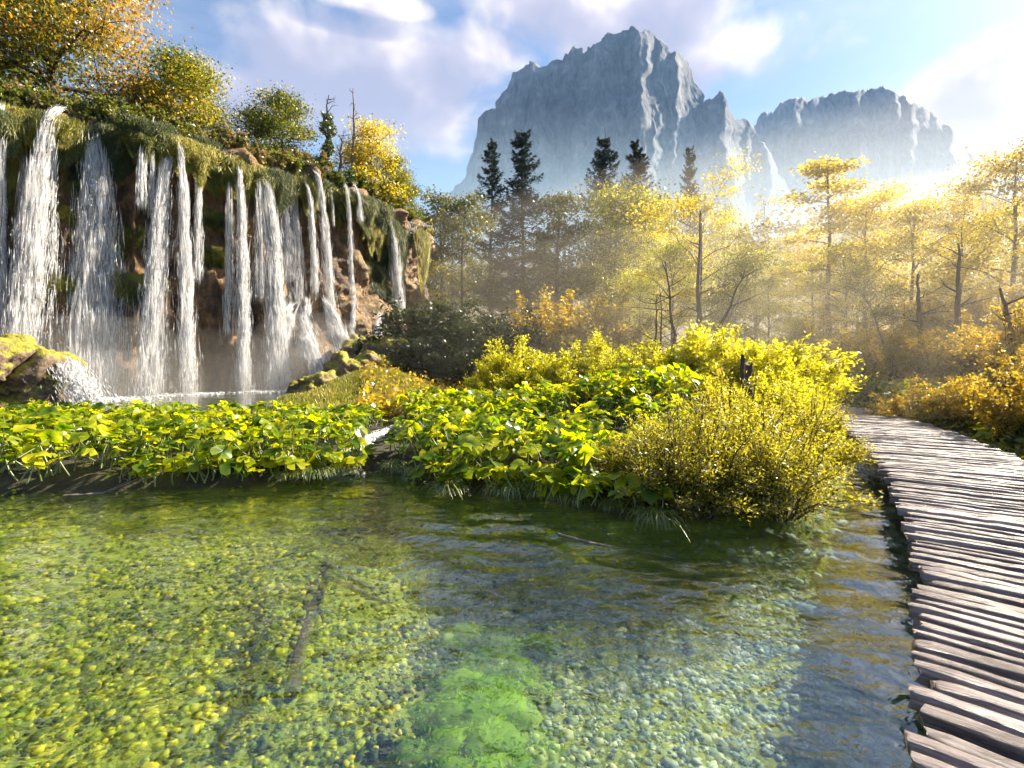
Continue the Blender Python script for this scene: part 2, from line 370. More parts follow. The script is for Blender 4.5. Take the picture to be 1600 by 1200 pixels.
# ------------------------------------------------------------------ terrain
def at_z(u, v, z): d = F * (H - z) / (v - VH); return ((u - 800) / F * d, d)
SHORE_PX = [(-120, 775), (0, 770), (120, 766), (200, 764), (300, 762), (380, 758), (450, 750), (500, 745), (560, 739), (600, 736), (630, 741), (670, 758),
            (720, 770), (800, 775), (860, 783), (920, 793), (960, 803), (1000, 806), (1060, 806), (1130, 804), (1200, 802), (1250, 795), (1280, 780),
            (1295, 755), (1302, 730), (1300, 705), (1292, 680), (1285, 662)]
SHORE = [at_z(u, v, 0) for u, v in SHORE_PX]
POND = np.array([(-45, -25), (-45, 7.6), (-20, 7.2)] + SHORE + [(11.0, 17), (10.3, 22), (12.5, 22.3), (13.2, 17), (11.9, 13.5), (10.7, 10), (9.3, 7), (7.8, 4), (7.2, 0), (8, -25)])
POOL = np.array([(-34, 11.2), (-22, 12.2), (-14, 12.9), (-9.3, 13.6), (-7.9, 14.8), (-8.9, 17), (-9.8, 20), (-9.4, 24), (-8.8, 30), (-8.0, 38), (-12, 48), (-40, 44), (-50, 14)])
def sdf(poly, x, y):
    """distance to the outline, negative inside"""
    x = np.asarray(x, float); y = np.asarray(y, float)
    d = np.full(x.shape, 1e9); ins = np.zeros(x.shape, bool)
    for (ax, ay), (bx, by) in zip(poly, np.roll(poly, -1, 0)):
        ex, ey = bx - ax, by - ay; t = np.clip(((x - ax) * ex + (y - ay) * ey) / (ex * ex + ey * ey + 1e-12), 0, 1)
        d = np.minimum(d, np.hypot(x - ax - t * ex, y - ay - t * ey))
        c = ((ay > y) != (by > y)) & (x < (bx - ax) * (y - ay) / (by - ay + 1e-12) + ax); ins ^= c
    return np.where(ins, -d, d)
def gz(x, y):
    x, y = np.broadcast_arrays(np.asarray(x, float), np.asarray(y, float)); shp = x.shape; x = x.ravel(); y = y.ravel()
    land = .24 + .22 * sst(9, 13.5, y) + .06 * fbm(x * .6, y * .6, 0, 3, 3)
    land = land + .05 * np.clip(y - 24, 0, 120) + .16 * np.clip(x - 13.2 - .1 * np.abs(y - 12), 0, 60) + .5 * sst(9.5, 15, x) * sst(-5, 6, y)
    land = land + 1.1 * np.exp(-((x + 6.2) / 2.2) ** 2 - ((y - 21) / 3.2) ** 2)            # grassy knoll
    land = land + .75 * np.exp(-((x - 4.0) / 3.0) ** 2 - ((y - 13) / 3.5) ** 2)
    far = sst(110, 330, y + .25 * x) * sst(900, 500, y)
    land = land + far * (52 + .035 * x + 26 * fbm(x / 170, y / 170, 0, 4, 9))
    land = land + sst(90, 300, np.hypot(x, y)) * (5 * fbm(x / 60, y / 60, 0, 3, 19) + 6)
    near = (np.abs(x) < 60) & (y < 60) & (y > -40)
    z = land.copy()
    xn, yn = x[near], y[near]
    sp = sdf(POND, xn, yn); so_ = sdf(POOL, xn, yn)
    bed = -.62 - .16 * fbm(xn * .45, yn * .45, 0, 3, 11) - .35 * sst(6.5, 2.0, np.hypot(xn - .8, yn - 3.2)) + .22 * sst(-1, -8, xn)
    zz = land[near]
    zz = np.where(sp < .25, bed + (zz - bed) * sst(-.55, .25, sp + .08 * fbm(xn * 2.5, yn * 2.5, 0, 2, 4)), zz)
    zz = np.where(so_ < .4, -.15 + (zz + .15) * sst(-.5, .4, so_), zz)
    z[near] = zz
    return z.reshape(shp)
def spaced(a, b, step, lo, hi, k=1.22):
    c = list(np.arange(a, b, step)); s = step; x = c[-1]
    while x < hi: s *= k; x += s; c.append(x)
    s = step; x = a; pre = []
    while x > lo: s *= k; x -= s; pre.append(x)
    return np.array(pre[::-1] + c)
gx = spaced(-13, 14, .17, -6000, 6000, 1.14); gy = spaced(0, 24, .17, -3000, 9000, 1.12)
GX, GY = np.meshgrid(gx, gy)
GZ = gz(GX, GY)
obj('ground', mesh('ground', np.stack([GX, GY, GZ], -1).reshape(-1, 3), grid_faces(len(gy), len(gx)), M['earth'], True), kind='structure')

# the pond: a rippled sheet
wx = spaced(-9, 11.2, .075, -44, 14, 1.3); wy = spaced(.6, 16.5, .075, -24, 22, 1.3)
WX, WY = np.meshgrid(wx, wy)
amp = .65 + 1.5 * sst(-2.5, 2.0, WX) * sst(2.2, 4.5, WY) * sst(9, 6, WY) + .7 * sst(3.2, 5.5, WY)
q = WX * .35 + WY
hgt = (.0042 * np.sin(q * 9.5 + 2.2 * fbm(WX * .8, WY * .8, 0, 2, 5)) * (.5 + .5 * vn(WX * .7, WY * .7, 0, 6))
       + .0075 * fbm(WX * 1.3 + .4 * WY, WY * 2.6, 0, 3, 21) + .0032 * fbm(WX * 4.2, WY * 6.2, 0, 2, 31)) * amp
obj('pond_water', mesh('pond_water', np.stack([WX, WY, hgt], -1).reshape(-1, 3), grid_faces(len(wy), len(wx)), M['pond'], True), kind='structure')
px_, py_ = np.meshgrid(np.arange(-52, -6.5, .5), np.arange(10.6, 50, .5))
obj('pool_water', mesh('pool_water', np.stack([px_, py_, .36 + .015 * fbm(px_, py_ * 1.5, 0, 3, 8)], -1).reshape(-1, 3), grid_faces(*px_.shape), M['pool'], True), kind='structure')

# ------------------------------------------------------------------ the two mountains
def mountain(name, sky_px, fold, D, seed, lean, amps, label):
    sx = np.array([p[0] for p in sky_px], float); sv = np.array([p[1] for p in sky_px], float)
    us = np.linspace(sx[0], sx[-1], 400); nt_ = 170
    top = (VH - np.interp(us, sx, sv)) / F * D + H
    xw = (us - 800) / F * D
    top = top + 9 * ridged(xw / 26, seed, 0, 3, seed) * sst(0, 200, top)
    t = np.linspace(0, 1, nt_)[:, None]; Z = t * top[None]; Xg = np.broadcast_to(xw[None], Z.shape)
    fo = np.interp(us, [f[0] for f in fold], [f[1] for f in fold])
    k = .16 * fbm(Xg / 300, Z / 300, 0, 3, seed + 5)
    warp = 60 * fbm(Xg / 260, Z / 200, 0, 3, seed + 3)
    rel = sum(a * ridged((Xg + warp * .25) / s, Z / (s * e), 0, o, seed + i) for i, (a, s, e, o) in enumerate(amps))
    Y = D + lean * t * (1 + k) + fo[None] * (.35 + .65 * t) - rel * (.25 + .75 * np.sin(np.clip(t, 0, 1) * math.pi) ** .4) - 260 * (1 - t) ** 2
    Xf = Xg + 10 * fbm(Xg / 40, Z / 40, 0, 3, seed + 9)
    Xf = Xf * (Y / D) ; Zf = H + (Z - H) * (Y / D)
    V = [np.stack([Xf, Y, Zf], -1)]
    for b, (dyy, zz) in enumerate(((60, .97), (160, .85), (320, .6), (560, .25), (800, -.02))):      # the far side
        V.append(np.stack([Xf[-1] + 20 * fbm(xw / 60, b, 0, 3, seed), Y[-1] + dyy, Zf[-1] * zz + 12 * fbm(xw / 50, b, 0, 3, seed + 2)], -1)[None])
    V = np.concatenate(V)
    obj(name, mesh(name, V.reshape(-1, 3), grid_faces(V.shape[0], V.shape[1]), M['lime'], True), kind='structure', label=label)
SKY1 = [(560, 500), (640, 420), (690, 320), (720, 285), (738, 235), (748, 185), (775, 165), (790, 140), (800, 118), (815, 105), (840, 100), (850, 103), (870, 93), (880, 88), (890, 75), (900, 76),
        (915, 82), (925, 68), (945, 60), (960, 50), (975, 46), (1000, 47), (1020, 52), (1035, 65), (1045, 85), (1060, 80), (1075, 90), (1085, 125), (1100, 155), (1110, 150), (1125, 147),
        (1140, 160), (1150, 185), (1165, 188), (1172, 200), (1185, 215), (1200, 235), (1215, 270), (1235, 300), (1250, 330), (1290, 370), (1340, 410), (1420, 470)]
FOLD1 = [(560, 520), (690, 330), (750, 130), (850, 30), (960, -50), (1000, -100), (1022, 40), (1040, 10), (1060, -10), (1085, 130), (1110, 70), (1135, 60), (1160, 230), (1190, 200), (1250, 380), (1420, 700)]
mountain('mountain', SKY1, FOLD1, 1500, 3, 260, ((85, 190, 6, 2), (50, 62, 8, 3), (20, 20, 5.0, 3)), 'broad steep limestone massif with a sunlit central pillar')
SKY2 = [(1060, 300), (1110, 250), (1160, 215), (1178, 195), (1190, 178), (1210, 175), (1225, 160), (1245, 152), (1265, 158), (1290, 150), (1315, 145), (1340, 140), (1355, 143), (1370, 138), (1395, 140), (1420, 155),
        (1450, 175), (1480, 195), (1510, 215), (1540, 240), (1570, 265), (1620, 300), (1700, 345), (1820, 430), (1950, 500)]
FOLD2 = [(1060, 300), (1180, 120), (1300, 20), (1335, -60), (1360, 60), (1420, -60), (1450, 60), (1490, 20), (1520, 130), (1600, 300), (1950, 900)]
mountain('mountain', SKY2, FOLD2, 2100, 17, 420, ((105, 260, 5.5, 2), (64, 85, 7, 3), (26, 28, 4.5, 3)), 'lower domed limestone mountain behind the spur on the right')
# ------------------------------------------------------------------ the tufa cliff
CP = np.array([(-1100, -30, 4), (-600, -27.5, 12), (-250, -25.2, 17.2), (0, -23.1, 20.8), (150, -20.3, 22.5), (300, -17.7, 25.5), (420, -15.04, 28.5), (520, -12.4, 32), (600, -10.0, 36),
               (640, -8.9, 40), (655, -9.3, 46), (665, -13, 55), (670, -20, 66)], float)
_seg = np.hypot(np.diff(CP[:, 1]), np.diff(CP[:, 2])); CS = np.concatenate([[0], np.cumsum(_seg)])
def u2s(u): return np.interp(u, CP[:, 0], CS)
def s2u(s): return np.interp(s, CS, CP[:, 0])
_fs = np.linspace(0, CS[-1], 400); _k = np.ones(25) / 25
def _sm(a): return np.convolve(np.pad(a, 12, mode='edge'), _k, 'valid')
_fx = _sm(np.interp(_fs, CS, CP[:, 1])); _fy = _sm(np.interp(_fs, CS, CP[:, 2]))
_tx, _ty = np.gradient(_fx, _fs), np.gradient(_fy, _fs); _tl = np.hypot(_tx, _ty)
def cpath(s): return np.stack([np.interp(s, _fs, _fx), np.interp(s, _fs, _fy)], -1)
def cnorm(s): return unit(np.stack([np.interp(s, _fs, _ty / _tl), -np.interp(s, _fs, _tx / _tl)], -1))
def clip_z(s): return np.interp(s2u(s), [-300, 0, 150, 300, 420, 520, 600, 640, 670], [12.6, 12.9, 13.3, 13.7, 13.5, 14.3, 14.0, 13.6, 13]) + .35 * fbm(np.asarray(s) * .5, 3.3, 0, 3, 2)
def coff(s, t):
    """how far the rock stands out from the cliff line at height fraction t"""
    s = np.asarray(s, float); t = np.asarray(t, float); u = s2u(s); z = t * 13
    o = .55 * sst(.80, .97, t) - .55 * sst(.45, .72, t) * sst(.95, .80, t) * (.6 + .7 * fbm(s * .35, t, 0, 2, 4))
    o = o + 1.7 * np.clip(1 - t, 0, 1) ** 2.2
    ap = np.exp(-((u - 520) / 95) ** 2)
    o = o + ap * 3.4 * np.clip(1 - t / .48, 0, 1) ** 1.15
    o = o + .8 * ridged(s * .42, z * .10, 0, 3, 12) + .45 * fbm(s * .9, z * .4, 0, 4, 15) + .20 * ridged(s * 2.6, z * .8, 0, 4, 18)
    # ragged overhanging drapes of tufa
    o = o + .55 * np.clip(vn(s * .8, z * .22, 0, 33), 0, 1) * sst(.2, .5, t)
    return o
def cpt(s, t, extra=0.0):
    s = np.asarray(s, float); t = np.asarray(t, float); z = clip_z(s) * t
    o = coff(s, t) + extra
    p = cpath(s); n = cnorm(s)
    return np.stack([p[..., 0] + n[..., 0] * o, p[..., 1] + n[..., 1] * o, z * np.ones_like(p[..., 0])], -1)
ss = np.linspace(0, CS[-1], 370); tt = np.linspace(-.03, 1, 165)
SS, TT = np.meshgrid(ss, tt)
rows = [cpt(SS, TT)]
for b, dep in enumerate((.7, 1.8, 3.5, 6, 10, 16, 26, 40)):
    p = cpt(ss, np.ones_like(ss)); n = cnorm(ss); o = dep
    zz = p[:, 2] + .25 + .10 * dep + .3 * fbm(ss * .4, b * 1.7, 0, 3, 6)
    rows.append(np.stack([p[:, 0] - n[:, 0] * o, p[:, 1] - n[:, 1] * o, zz], -1)[None])
p = rows[-1][0]; rows.append(np.stack([p[:, 0] - 3, p[:, 1] + 2, np.zeros(len(ss))], -1)[None])
CV = np.concatenate(rows)
obj('cliff', mesh('cliff', CV.reshape(-1, 3), grid_faces(CV.shape[0], CV.shape[1]), M['rock'], True), kind='structure', label='ochre tufa cliff that the waterfalls pour over')

# ------------------------------------------------------------------ falling water
def spindles(bag, C, Dn, L, W, rng):
    n = len(C); Dn = unit(Dn); A = unit(np.cross(Dn, rng.normal(size=(n, 3)))); B = np.cross(Dn, A)
    L = np.broadcast_to(L, (n,))[:, None] * .5; W = np.broadcast_to(W, (n,))[:, None] * .5
    a = A * W; b = (-A * .5 + B * .87) * W; c = (-A * .5 - B * .87) * W
    V = np.stack([C - Dn * L, C + a, C + b, C + c, C + Dn * L], 1)
    i = (np.arange(n) * 5)[:, None]
    f = np.concatenate([i + np.array(t) for t in ((0, 2, 1), (0, 3, 2), (0, 1, 3), (4, 1, 2), (4, 2, 3), (4, 3, 1))])
    bag.add(V, f, .5)
def fall(u0, v0, u1, v1, w0, w1, n, label, seed, throw=1.0, wsz=1.0, cat='waterfall', drape=False):
    """a column of falling water between two photo positions on the cliff"""
    rng = np.random.default_rng(seed); bag = Bag()
    s0, s1 = float(u2s(u0)), float(u2s(u1)); d0 = float(cpath(s0)[1]); zt = min(float(U(u0, v0, d0)[2]), float(clip_z(s0)) - .05)
    d1 = float(cpath(s1)[1]); zb = max(.34, float(U(u1, v1, d1 - 1.2)[2]))
    nq = 40; q = np.linspace(0, 1, nq); zq = zt + (zb - zt) * q
    sq = s0 + (s1 - s0) * np.sqrt(q) ** .9 if not drape else s0 + (s1 - s0) * q
    tq = np.clip(zq / clip_z(sq), 0, 1)
    surf = coff(sq, tq)
    st = coff(sq[0], tq[0]); para = st + .12 + throw * .28 * np.sqrt(np.clip(zt - zq, 0, None))
    off = surf + .10 if drape else np.maximum(para, surf + .12)
    if not drape: off = np.maximum.accumulate(off)
    ut = s2u(sq)                                             # slide along the cliff so that the thrown water keeps to its column
    for _ in range(8):
        P = cpath(sq); Nn = cnorm(sq); xx = P[:, 0] + Nn[:, 0] * off; yy = P[:, 1] + Nn[:, 1] * off
        sq = np.clip(sq + (ut - (800 + F * xx / yy)) * .6 * (u2s(ut + 10) - u2s(ut)) / 10, 0, CS[-1])
        tq = np.clip(zq / clip_z(sq), 0, 1); surf = coff(sq, tq); off = surf + .10 if drape else np.maximum.accumulate(np.maximum(para, surf + .12))
    P = cpath(sq); Nn = cnorm(sq); Tn = np.stack([-Nn[:, 1], Nn[:, 0]], -1)
    pxm = P[:, 1] / F                                     # metres in one photo pixel there
    ln = rng.beta(1.15, 1.0, n)
    wq = (w0 + (w1 - w0) * ln ** .8) * np.interp(ln, q, pxm) * .5
    # strands: the water falls in separate threads, thicker in the middle
    nth = max(4, int(w1 / 3)); th = rng.normal(0, .55, nth); lat = th[rng.integers(0, nth, n)] + rng.normal(0, .22, n) * (.4 + ln)
    keep = rng.uniform(0, 1, n) < (.5 + .5 * np.clip(1.3 + vn(lat * 3, ln * 7, seed, 3) * 1.8, 0, 1)); ln, lat, wq = ln[keep], lat[keep], wq[keep]; m = len(ln)
    dep = rng.normal(0, .5, m) * np.minimum(wq, .45)
    lat = np.where(rng.uniform(0, 1, m) < .12, lat * 1.7, lat); lat = np.clip(lat, -2.2, 2.2) * wq * .60
    g = lambda a: np.interp(ln, q, a)
    O = g(off) + (np.abs(dep) if drape else dep + .12)
    C = np.stack([g(P[:, 0]) + g(Nn[:, 0]) * O + g(Tn[:, 0]) * lat, g(P[:, 1]) + g(Nn[:, 1]) * O + g(Tn[:, 1]) * lat, g(zq)], -1)
    path = np.stack([P[:, 0] + Nn[:, 0] * off, P[:, 1] + Nn[:, 1] * off, zq], -1); Dg = np.gradient(path, axis=0)
    Dn = np.stack([np.interp(ln, q, Dg[:, k]) for k in range(3)], -1); Dn = unit(Dn) + rng.normal(0, .05, (m, 3))
    kind = rng.uniform(0, 1, m)
    L = np.where(kind < .55, rng.uniform(.3, 1.3, m), rng.uniform(.04, .14, m)); W = rng.uniform(.008, .024, m) * wsz * (.9 + .5 * (kind > .55)) * np.where(ln < .12, .8, 1)
    spindles(bag, C, Dn, L, W, rng)
    o = obj('waterfall', bag.mesh('waterfall', M['white']), label=label, cat=cat, group='waterfalls down the tufa cliff')
    if w1 >= 16 and n > 1500:                                # soft films of water that join the threads
        k = rng.choice(np.nonzero((ln > .16) & (ln < .93) & (np.abs(lat) < wq * .7))[0], max(30, m // 26)); vb = Bag(); spindles(vb, C[k], Dn[k] + rng.normal(0, .02, (len(k), 3)), rng.uniform(1.0, 3.0, len(k)), rng.uniform(.07, .20, len(k)) * min(1.0, w1 / 30), rng)
        obj('veil', vb.mesh('veil', M['veil'], True), parent=o)
    return o
FALLS = [
 (4, 175, 4, 560, 10, 16, 1500, 'waterfall cut by the left edge of the photo'),
 (40, 225, 36, 470, 8, 26, 1300, 'thin broken waterfall just in from the left edge of the cliff'),
 (94, 190, 38, 548, 10, 62, 4600, 'waterfall slanting down leftward, second wide one from the left'),
 (86, 235, 84, 430, 3, 10, 260, 'single thread of water beside the leftward slanting fall'),
 (150, 196, 150, 628, 14, 84, 8200, 'widest waterfall, spreading into a broad veil under the orange tree'),
 (166, 196, 158, 470, 5, 34, 1200, 'narrow jet joining the widest waterfall from its right'),
 (224, 225, 222, 330, 6, 14, 500, 'short dripping fall on the dark hollow right of the widest waterfall'),
 (238, 215, 236, 330, 4, 12, 320, 'faint dripping thread above the straight bright column'),
 (268, 262, 234, 628, 12, 38, 5200, 'straight bright narrow column of water leaning leftward'),
 (278, 250, 294, 626, 7, 30, 2400, 'pale waterfall directly right of the straight bright column'),
 (312, 240, 308, 440, 6, 20, 1100, 'short thin fall under a yellow moss tuft'),
 (357, 297, 356, 520, 6, 20, 900, 'faint droplet curtain left of the mid cliff white column'),
 (371, 282, 380, 618, 9, 27, 3400, 'slim white column at mid cliff'),
 (408, 296, 432, 618, 14, 42, 5600, 'dense white waterfall with spray at its foot, right of mid cliff'),
 (403, 298, 404, 470, 5, 20, 900, 'droplet fringe on the left of the dense white waterfall'),
 (440, 305, 446, 440, 10, 20, 1300, 'short fall right beside the dense white waterfall'),
 (448, 280, 466, 470, 7, 20, 1300, 'beaded fall under the hanging moss near the dead trees'),
 (477, 303, 491, 460, 6, 16, 900, 'thin beaded fall left of the ivy covered dead tree'),
 (489, 278, 516, 490, 7, 20, 1500, 'winding bluish fall below the ivy covered dead tree'),
 (512, 290, 520, 350, 4, 6, 160, 'short thread beside the winding bluish fall'),
 (538, 302, 551, 572, 6, 12, 1500, 'long thin straight fall below the bare dead tree'),
 (550, 295, 562, 350, 4, 14, 350, 'small spreading fall at the lip under the bare dead tree'),
 (597, 340, 622, 500, 8, 24, 2000, 'sunlit fall round the far end of the cliff'),
]
for i, (a, b, c, d, e, f, n, lab) in enumerate(FALLS):
    fall(a, b, c, d, e, f, int(n * 2.0), lab, 100 + i, throw=(.9 if e < 12 else 1.15))
for i, (a, b, c, d, e, f, n, lab) in enumerate([
 (452, 452, 436, 600, 8, 40, 1700, 'cascade sliding over the tufa apron beside the dense white waterfall'),
 (456, 455, 500, 592, 8, 46, 2200, 'fan shaped cascade in the middle of the tufa apron'),
 (508, 478, 545, 575, 8, 52, 2400, 'fan shaped cascade at the right of the tufa apron'),
 (478, 470, 470, 560, 5, 26, 700, 'small cascade between the two fans on the tufa apron'),
 (592, 500, 580, 560, 10, 22, 900, 'low cascade beyond the mossy boulders at the cliff end')]):
    fall(a, b, c, d, e, f, n * 3, lab, 300 + i, drape=True, wsz=1.0)

# foam on the pool at the foot of the falls and on the small stream
rng = np.random.default_rng(9); bag = Bag()
for (u, wd, n) in ((10, 1.0, 120), (45, 1.6, 300), (150, 2.2, 600), (236, 1.3, 320), (294, 1.0, 220), (380, 1.0, 240), (432, 1.5, 420), (500, 2.6, 500)):
    s = u2s(u); t = 0.03; c = cpt(s, t, .9)
    C = c + np.stack([rng.normal(0, wd * .55, n), rng.normal(-.4, .6, n), np.zeros(n)], -1); C[:, 2] = .38
    spindles(bag, C, rng.normal(size=(n, 3)) * np.array([1, 1, .25]), rng.uniform(.08, .4, n), rng.uniform(.03, .09, n), rng)
o = obj('foam', bag.mesh('foam', M['white']), kind='stuff', label='white foam on the pool where the falls land')

# ------------------------------------------------------------------ rocks
def boulder_mesh(name, seed, sub=5, rough=.5, mat='mossrock'):
    import bmesh
    bm = bmesh.new(); bmesh.ops.create_icosphere(bm, subdivisions=sub, radius=1)
    V = np.array([v.co[:] for v in bm.verts]); f = np.array([[v.index for v in p.verts] for p in bm.faces]); bm.free()
    r = 1 + rough * fbm(V[:, 0] * 1.3, V[:, 1] * 1.3, V[:, 2] * 1.3 + seed * 7, 4, seed) + .10 * ridged(V[:, 0] * 3, V[:, 1] * 3, V[:, 2] * 3 + seed, 3, seed + 1)
    return mesh(name, V * r[:, None], f, M[mat], True)
BM = [boulder_mesh('boulder_%d' % k, k + 1) for k in range(4)]
for k, (u, v, d, sx, sy, sz, rz, lab) in enumerate([
 (22, 600, 16.5, 1.55, 1.3, 1.15, .3, 'big mossy golden boulder at the left edge before the falls'),
 (72, 585, 16.6, .62, .7, .85, 1.3, 'mossy knob of rock beside the cascade at the left edge'),
 (-40, 590, 15.5, 1.6, 1.3, 1.1, 2.2, 'low mossy rock cut by the left edge of the photo'),
 (490, 606, 19.5, .85, .7, .65, .8, 'brown rock at the end of the white pool'),
 (535, 590, 21.5, .9, .8, .8, 2.0, 'brown rubble rock below the fan cascades'),
 (590, 575, 24, 1.2, 1.0, .9, 1.1, 'mossy boulder in front of the dark bushes'),
 (620, 560, 26, 1.3, 1.1, .95, .2, 'dark mossy boulder under the dark bushes'),
 (575, 548, 28, 1.0, 1.0, .9, 2.9, 'wet rock beside the low cascade at the cliff end')]):
    p = U(u, v, d); obj('boulder', BM[k % 4], loc=p, sc=(sx, sy, sz), rz=rz, label=lab, cat='boulder')
bag = Bag(); rng = np.random.default_rng(77)                     # cascade beside the left boulder
n = 5200; q = rng.uniform(0, 1, n); a = U(92, 556, 17.2); b = U(138, 632, 15.6)
C = a + (b - a) * q[:, None]; C[:, 2] += .55 * q * (1 - q) * 1.4; C[:, 0] += rng.normal(0, .16, n) * (.5 + q * 1.6); C[:, 1] += rng.normal(0, .2, n)
spindles(bag, C, (b - a) * np.array([1, 1, 1]) + rng.normal(0, .25, (n, 3)) - np.stack([q * 0, q * 0, q * 1.2], -1), rng.uniform(.1, .45, n), rng.uniform(.008, .022, n), rng)
obj('waterfall', bag.mesh('side_cascade', M['white']), label='low cascade sliding off the mossy golden boulder', cat='waterfall', group='waterfalls down the tufa cliff')

# the little stream spilling into the pond between the two leaf beds
bag = Bag(); n = 5200; q = rng.uniform(0, 1, n)
pts = np.array([U(625, 694, 11.2), U(590, 706, 10.4), U(568, 722, 9.5), U(550, 739, 8.5), U(520, 745, 8.1)]); pts[:, 2] = [.34, .27, .13, .03, .015]
C = np.stack([np.interp(q, np.linspace(0, 1, 5), pts[:, k]) for k in range(3)], -1); C[:, 0] += rng.normal(0, .10, n) * (.7 + 1.3 * sst(.75, 1, q)); C[:, 1] += rng.normal(0, .07, n); C[:, 2] = np.maximum(gz(C[:, 0], C[:, 1]) + .05, .012) + np.abs(rng.normal(0, .03, n))
spindles(bag, C, np.array([-.5, -.8, -.15]) + rng.normal(0, .3, (n, 3)) * np.array([1, 1, .25]), rng.uniform(.04, .2, n), rng.uniform(.008, .022, n), rng)
obj('waterfall', bag.mesh('stream_cascade', M['white']), label='small foaming cascade spilling into the pond between the leaf beds', cat='waterfall')
bag = Bag(); n = 1500                                             # bubbling water beside the boardwalk
uu = rng.uniform(0, 1, n); C = np.stack([9.4 - 3.2 * uu + rng.normal(0, .22, n), 13.0 - 5.0 * uu + rng.normal(0, .25, n), np.full(n, .012)], -1)
spindles(bag, C, np.array([-.5, -.8, 0]) + rng.normal(0, .5, (n, 3)) * np.array([1, 1, .1]), rng.uniform(.05, .25, n), rng.uniform(.008, .03, n), rng)
obj('foam', bag.mesh('stream_foam', M['white']), kind='stuff', label='sparkling riffle between the bush and the boardwalk')

# ------------------------------------------------------------------ pond bed
import bmesh as _bm
def ico(sub):
    b = _bm.new(); _bm.ops.create_icosphere(b, subdivisions=sub, radius=1); V = np.array([v.co[:] for v in b.verts]); f = np.array([[v.index for v in p.verts] for p in b.faces]); b.free(); return V, f
def stones(n, xr, yr, smin, smax, sub, seed):
    rng = np.random.default_rng(seed); V0, f0 = ico(sub); k = len(V0)
    xy = np.stack([rng.uniform(*xr, n), rng.uniform(*yr, n)], -1); xy = xy[sdf(POND, xy[:, 0], xy[:, 1]) < -.1]; n = len(xy)
    sz = smin + (smax - smin) * rng.beta(1.2, 3.5, n)
    sc = sz[:, None] * rng.uniform(.7, 1.25, (n, 3)) * np.array([1, 1, .6]); a = rng.uniform(0, 6.28, n)
    W = V0[None] * (1 + .13 * rng.normal(size=(n, k)))[..., None] * sc[:, None]
    c, s = np.cos(a)[:, None], np.sin(a)[:, None]; W = np.stack([W[..., 0] * c - W[..., 1] * s, W[..., 0] * s + W[..., 1] * c, W[..., 2]], -1)
    W[..., 0] += xy[:, :1]; W[..., 1] += xy[:, 1:]; W[..., 2] += (gz(xy[:, 0], xy[:, 1]) + sz * .22)[:, None]
    return W.reshape(-1, 3), (np.arange(n)[:, None, None] * k + f0[None]).reshape(-1, 3), np.repeat(rng.beta(.6, .82, n), k)
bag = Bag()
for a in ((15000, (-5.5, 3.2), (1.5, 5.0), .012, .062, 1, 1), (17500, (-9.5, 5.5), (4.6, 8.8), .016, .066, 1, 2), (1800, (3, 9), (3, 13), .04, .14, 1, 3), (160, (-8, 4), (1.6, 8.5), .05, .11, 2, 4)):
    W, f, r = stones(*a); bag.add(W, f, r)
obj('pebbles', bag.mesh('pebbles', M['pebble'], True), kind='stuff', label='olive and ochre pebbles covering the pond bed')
bag = Bag(); rng = np.random.default_rng(31); V0, f0 = ico(3)
for k in range(34):
    d = rng.uniform(2.3, 4.1); c = np.array([rng.normal(-.28, .24) + .10 * (d - 3), d, 0]); c[2] = gz(c[0], c[1]) + .05 + .22 * math.exp(-((d - 3.1) / .8) ** 2)
    s = rng.uniform(.09, .22); r = 1 + .3 * fbm(V0[:, 0] * 1.6 + k, V0[:, 1] * 1.6, V0[:, 2] * 1.6, 4, k) + .10 * ridged(V0[:, 0] * 5 + k, V0[:, 1] * 5, V0[:, 2] * 5, 3, k)
    bag.add(V0 * r[:, None] * s * np.array([1.2, .9, .5]) + c, f0, rng.uniform(.2, 1))
lump = np.concatenate([v for v in bag.V if len(v) == len(V0)]); pick = rng.choice(len(lump), 16000); leaf_quads(bag, lump[pick] + rng.normal(0, .012, (16000, 3)), .045, rng, .35, .3)
obj('water_moss', bag.mesh('water_moss', M['wmoss'], True), kind='stuff', label='bright green water moss growing on the pond bed')
def log(name, pts, r0, r1, label, mat='bark_pale', twigs=0):
    bag = Bag(); P = np.array(pts); tube(bag, P, np.linspace(r0, r1, len(P)), 7)
    rng = np.random.default_rng(len(label))
    for k in range(twigs):
        i = rng.integers(1, len(P) - 1); a = P[i]; b = a + rng.normal(0, .22, 3) * np.array([1, 1, .3]); tube(bag, [a, (a + b) / 2 + .02, b], [r1 * .8, r1 * .6, r1 * .3], 4)
    obj(name, bag.mesh(name, M[mat], True), label=label, cat='log')
def bedpt(u, v, z): x, y = at_z(u, v, z); return (x, y, z)
log('sunken_log', [bedpt(455, 1085, -.5), bedpt(468, 1020, -.42), bedpt(490, 950, -.35), bedpt(512, 900, -.22)], .055, .04, 'dark sunken log lying on the green pond bed', 'bark', 2)
log('sunken_branch', [bedpt(508, 898, -.2), bedpt(545, 915, -.16), bedpt(575, 932, -.16), bedpt(612, 944, -.15)], .035, .015, 'pale branch under water at the end of the sunken log', 'bark_pale', 3)
log('floating_branch', [(*at_z(872, 836, .02), .03), (*at_z(920, 848, .01), .01), (*at_z(980, 860, -.03), -.03), (*at_z(1050, 872, -.12), -.12)], .018, .012, 'thin pale stick breaking the water in front of the willow', 'bark_pale', 0)
log('fallen_branch', [(*at_z(100, 776, .02), .03), (*at_z(160, 772, .05), .06), (*at_z(200, 758, .1), .12), (*at_z(225, 745, .2), .22)], .02, .012, 'bare twig lying at the water edge under the left leaf bed', 'bark_pale', 5)

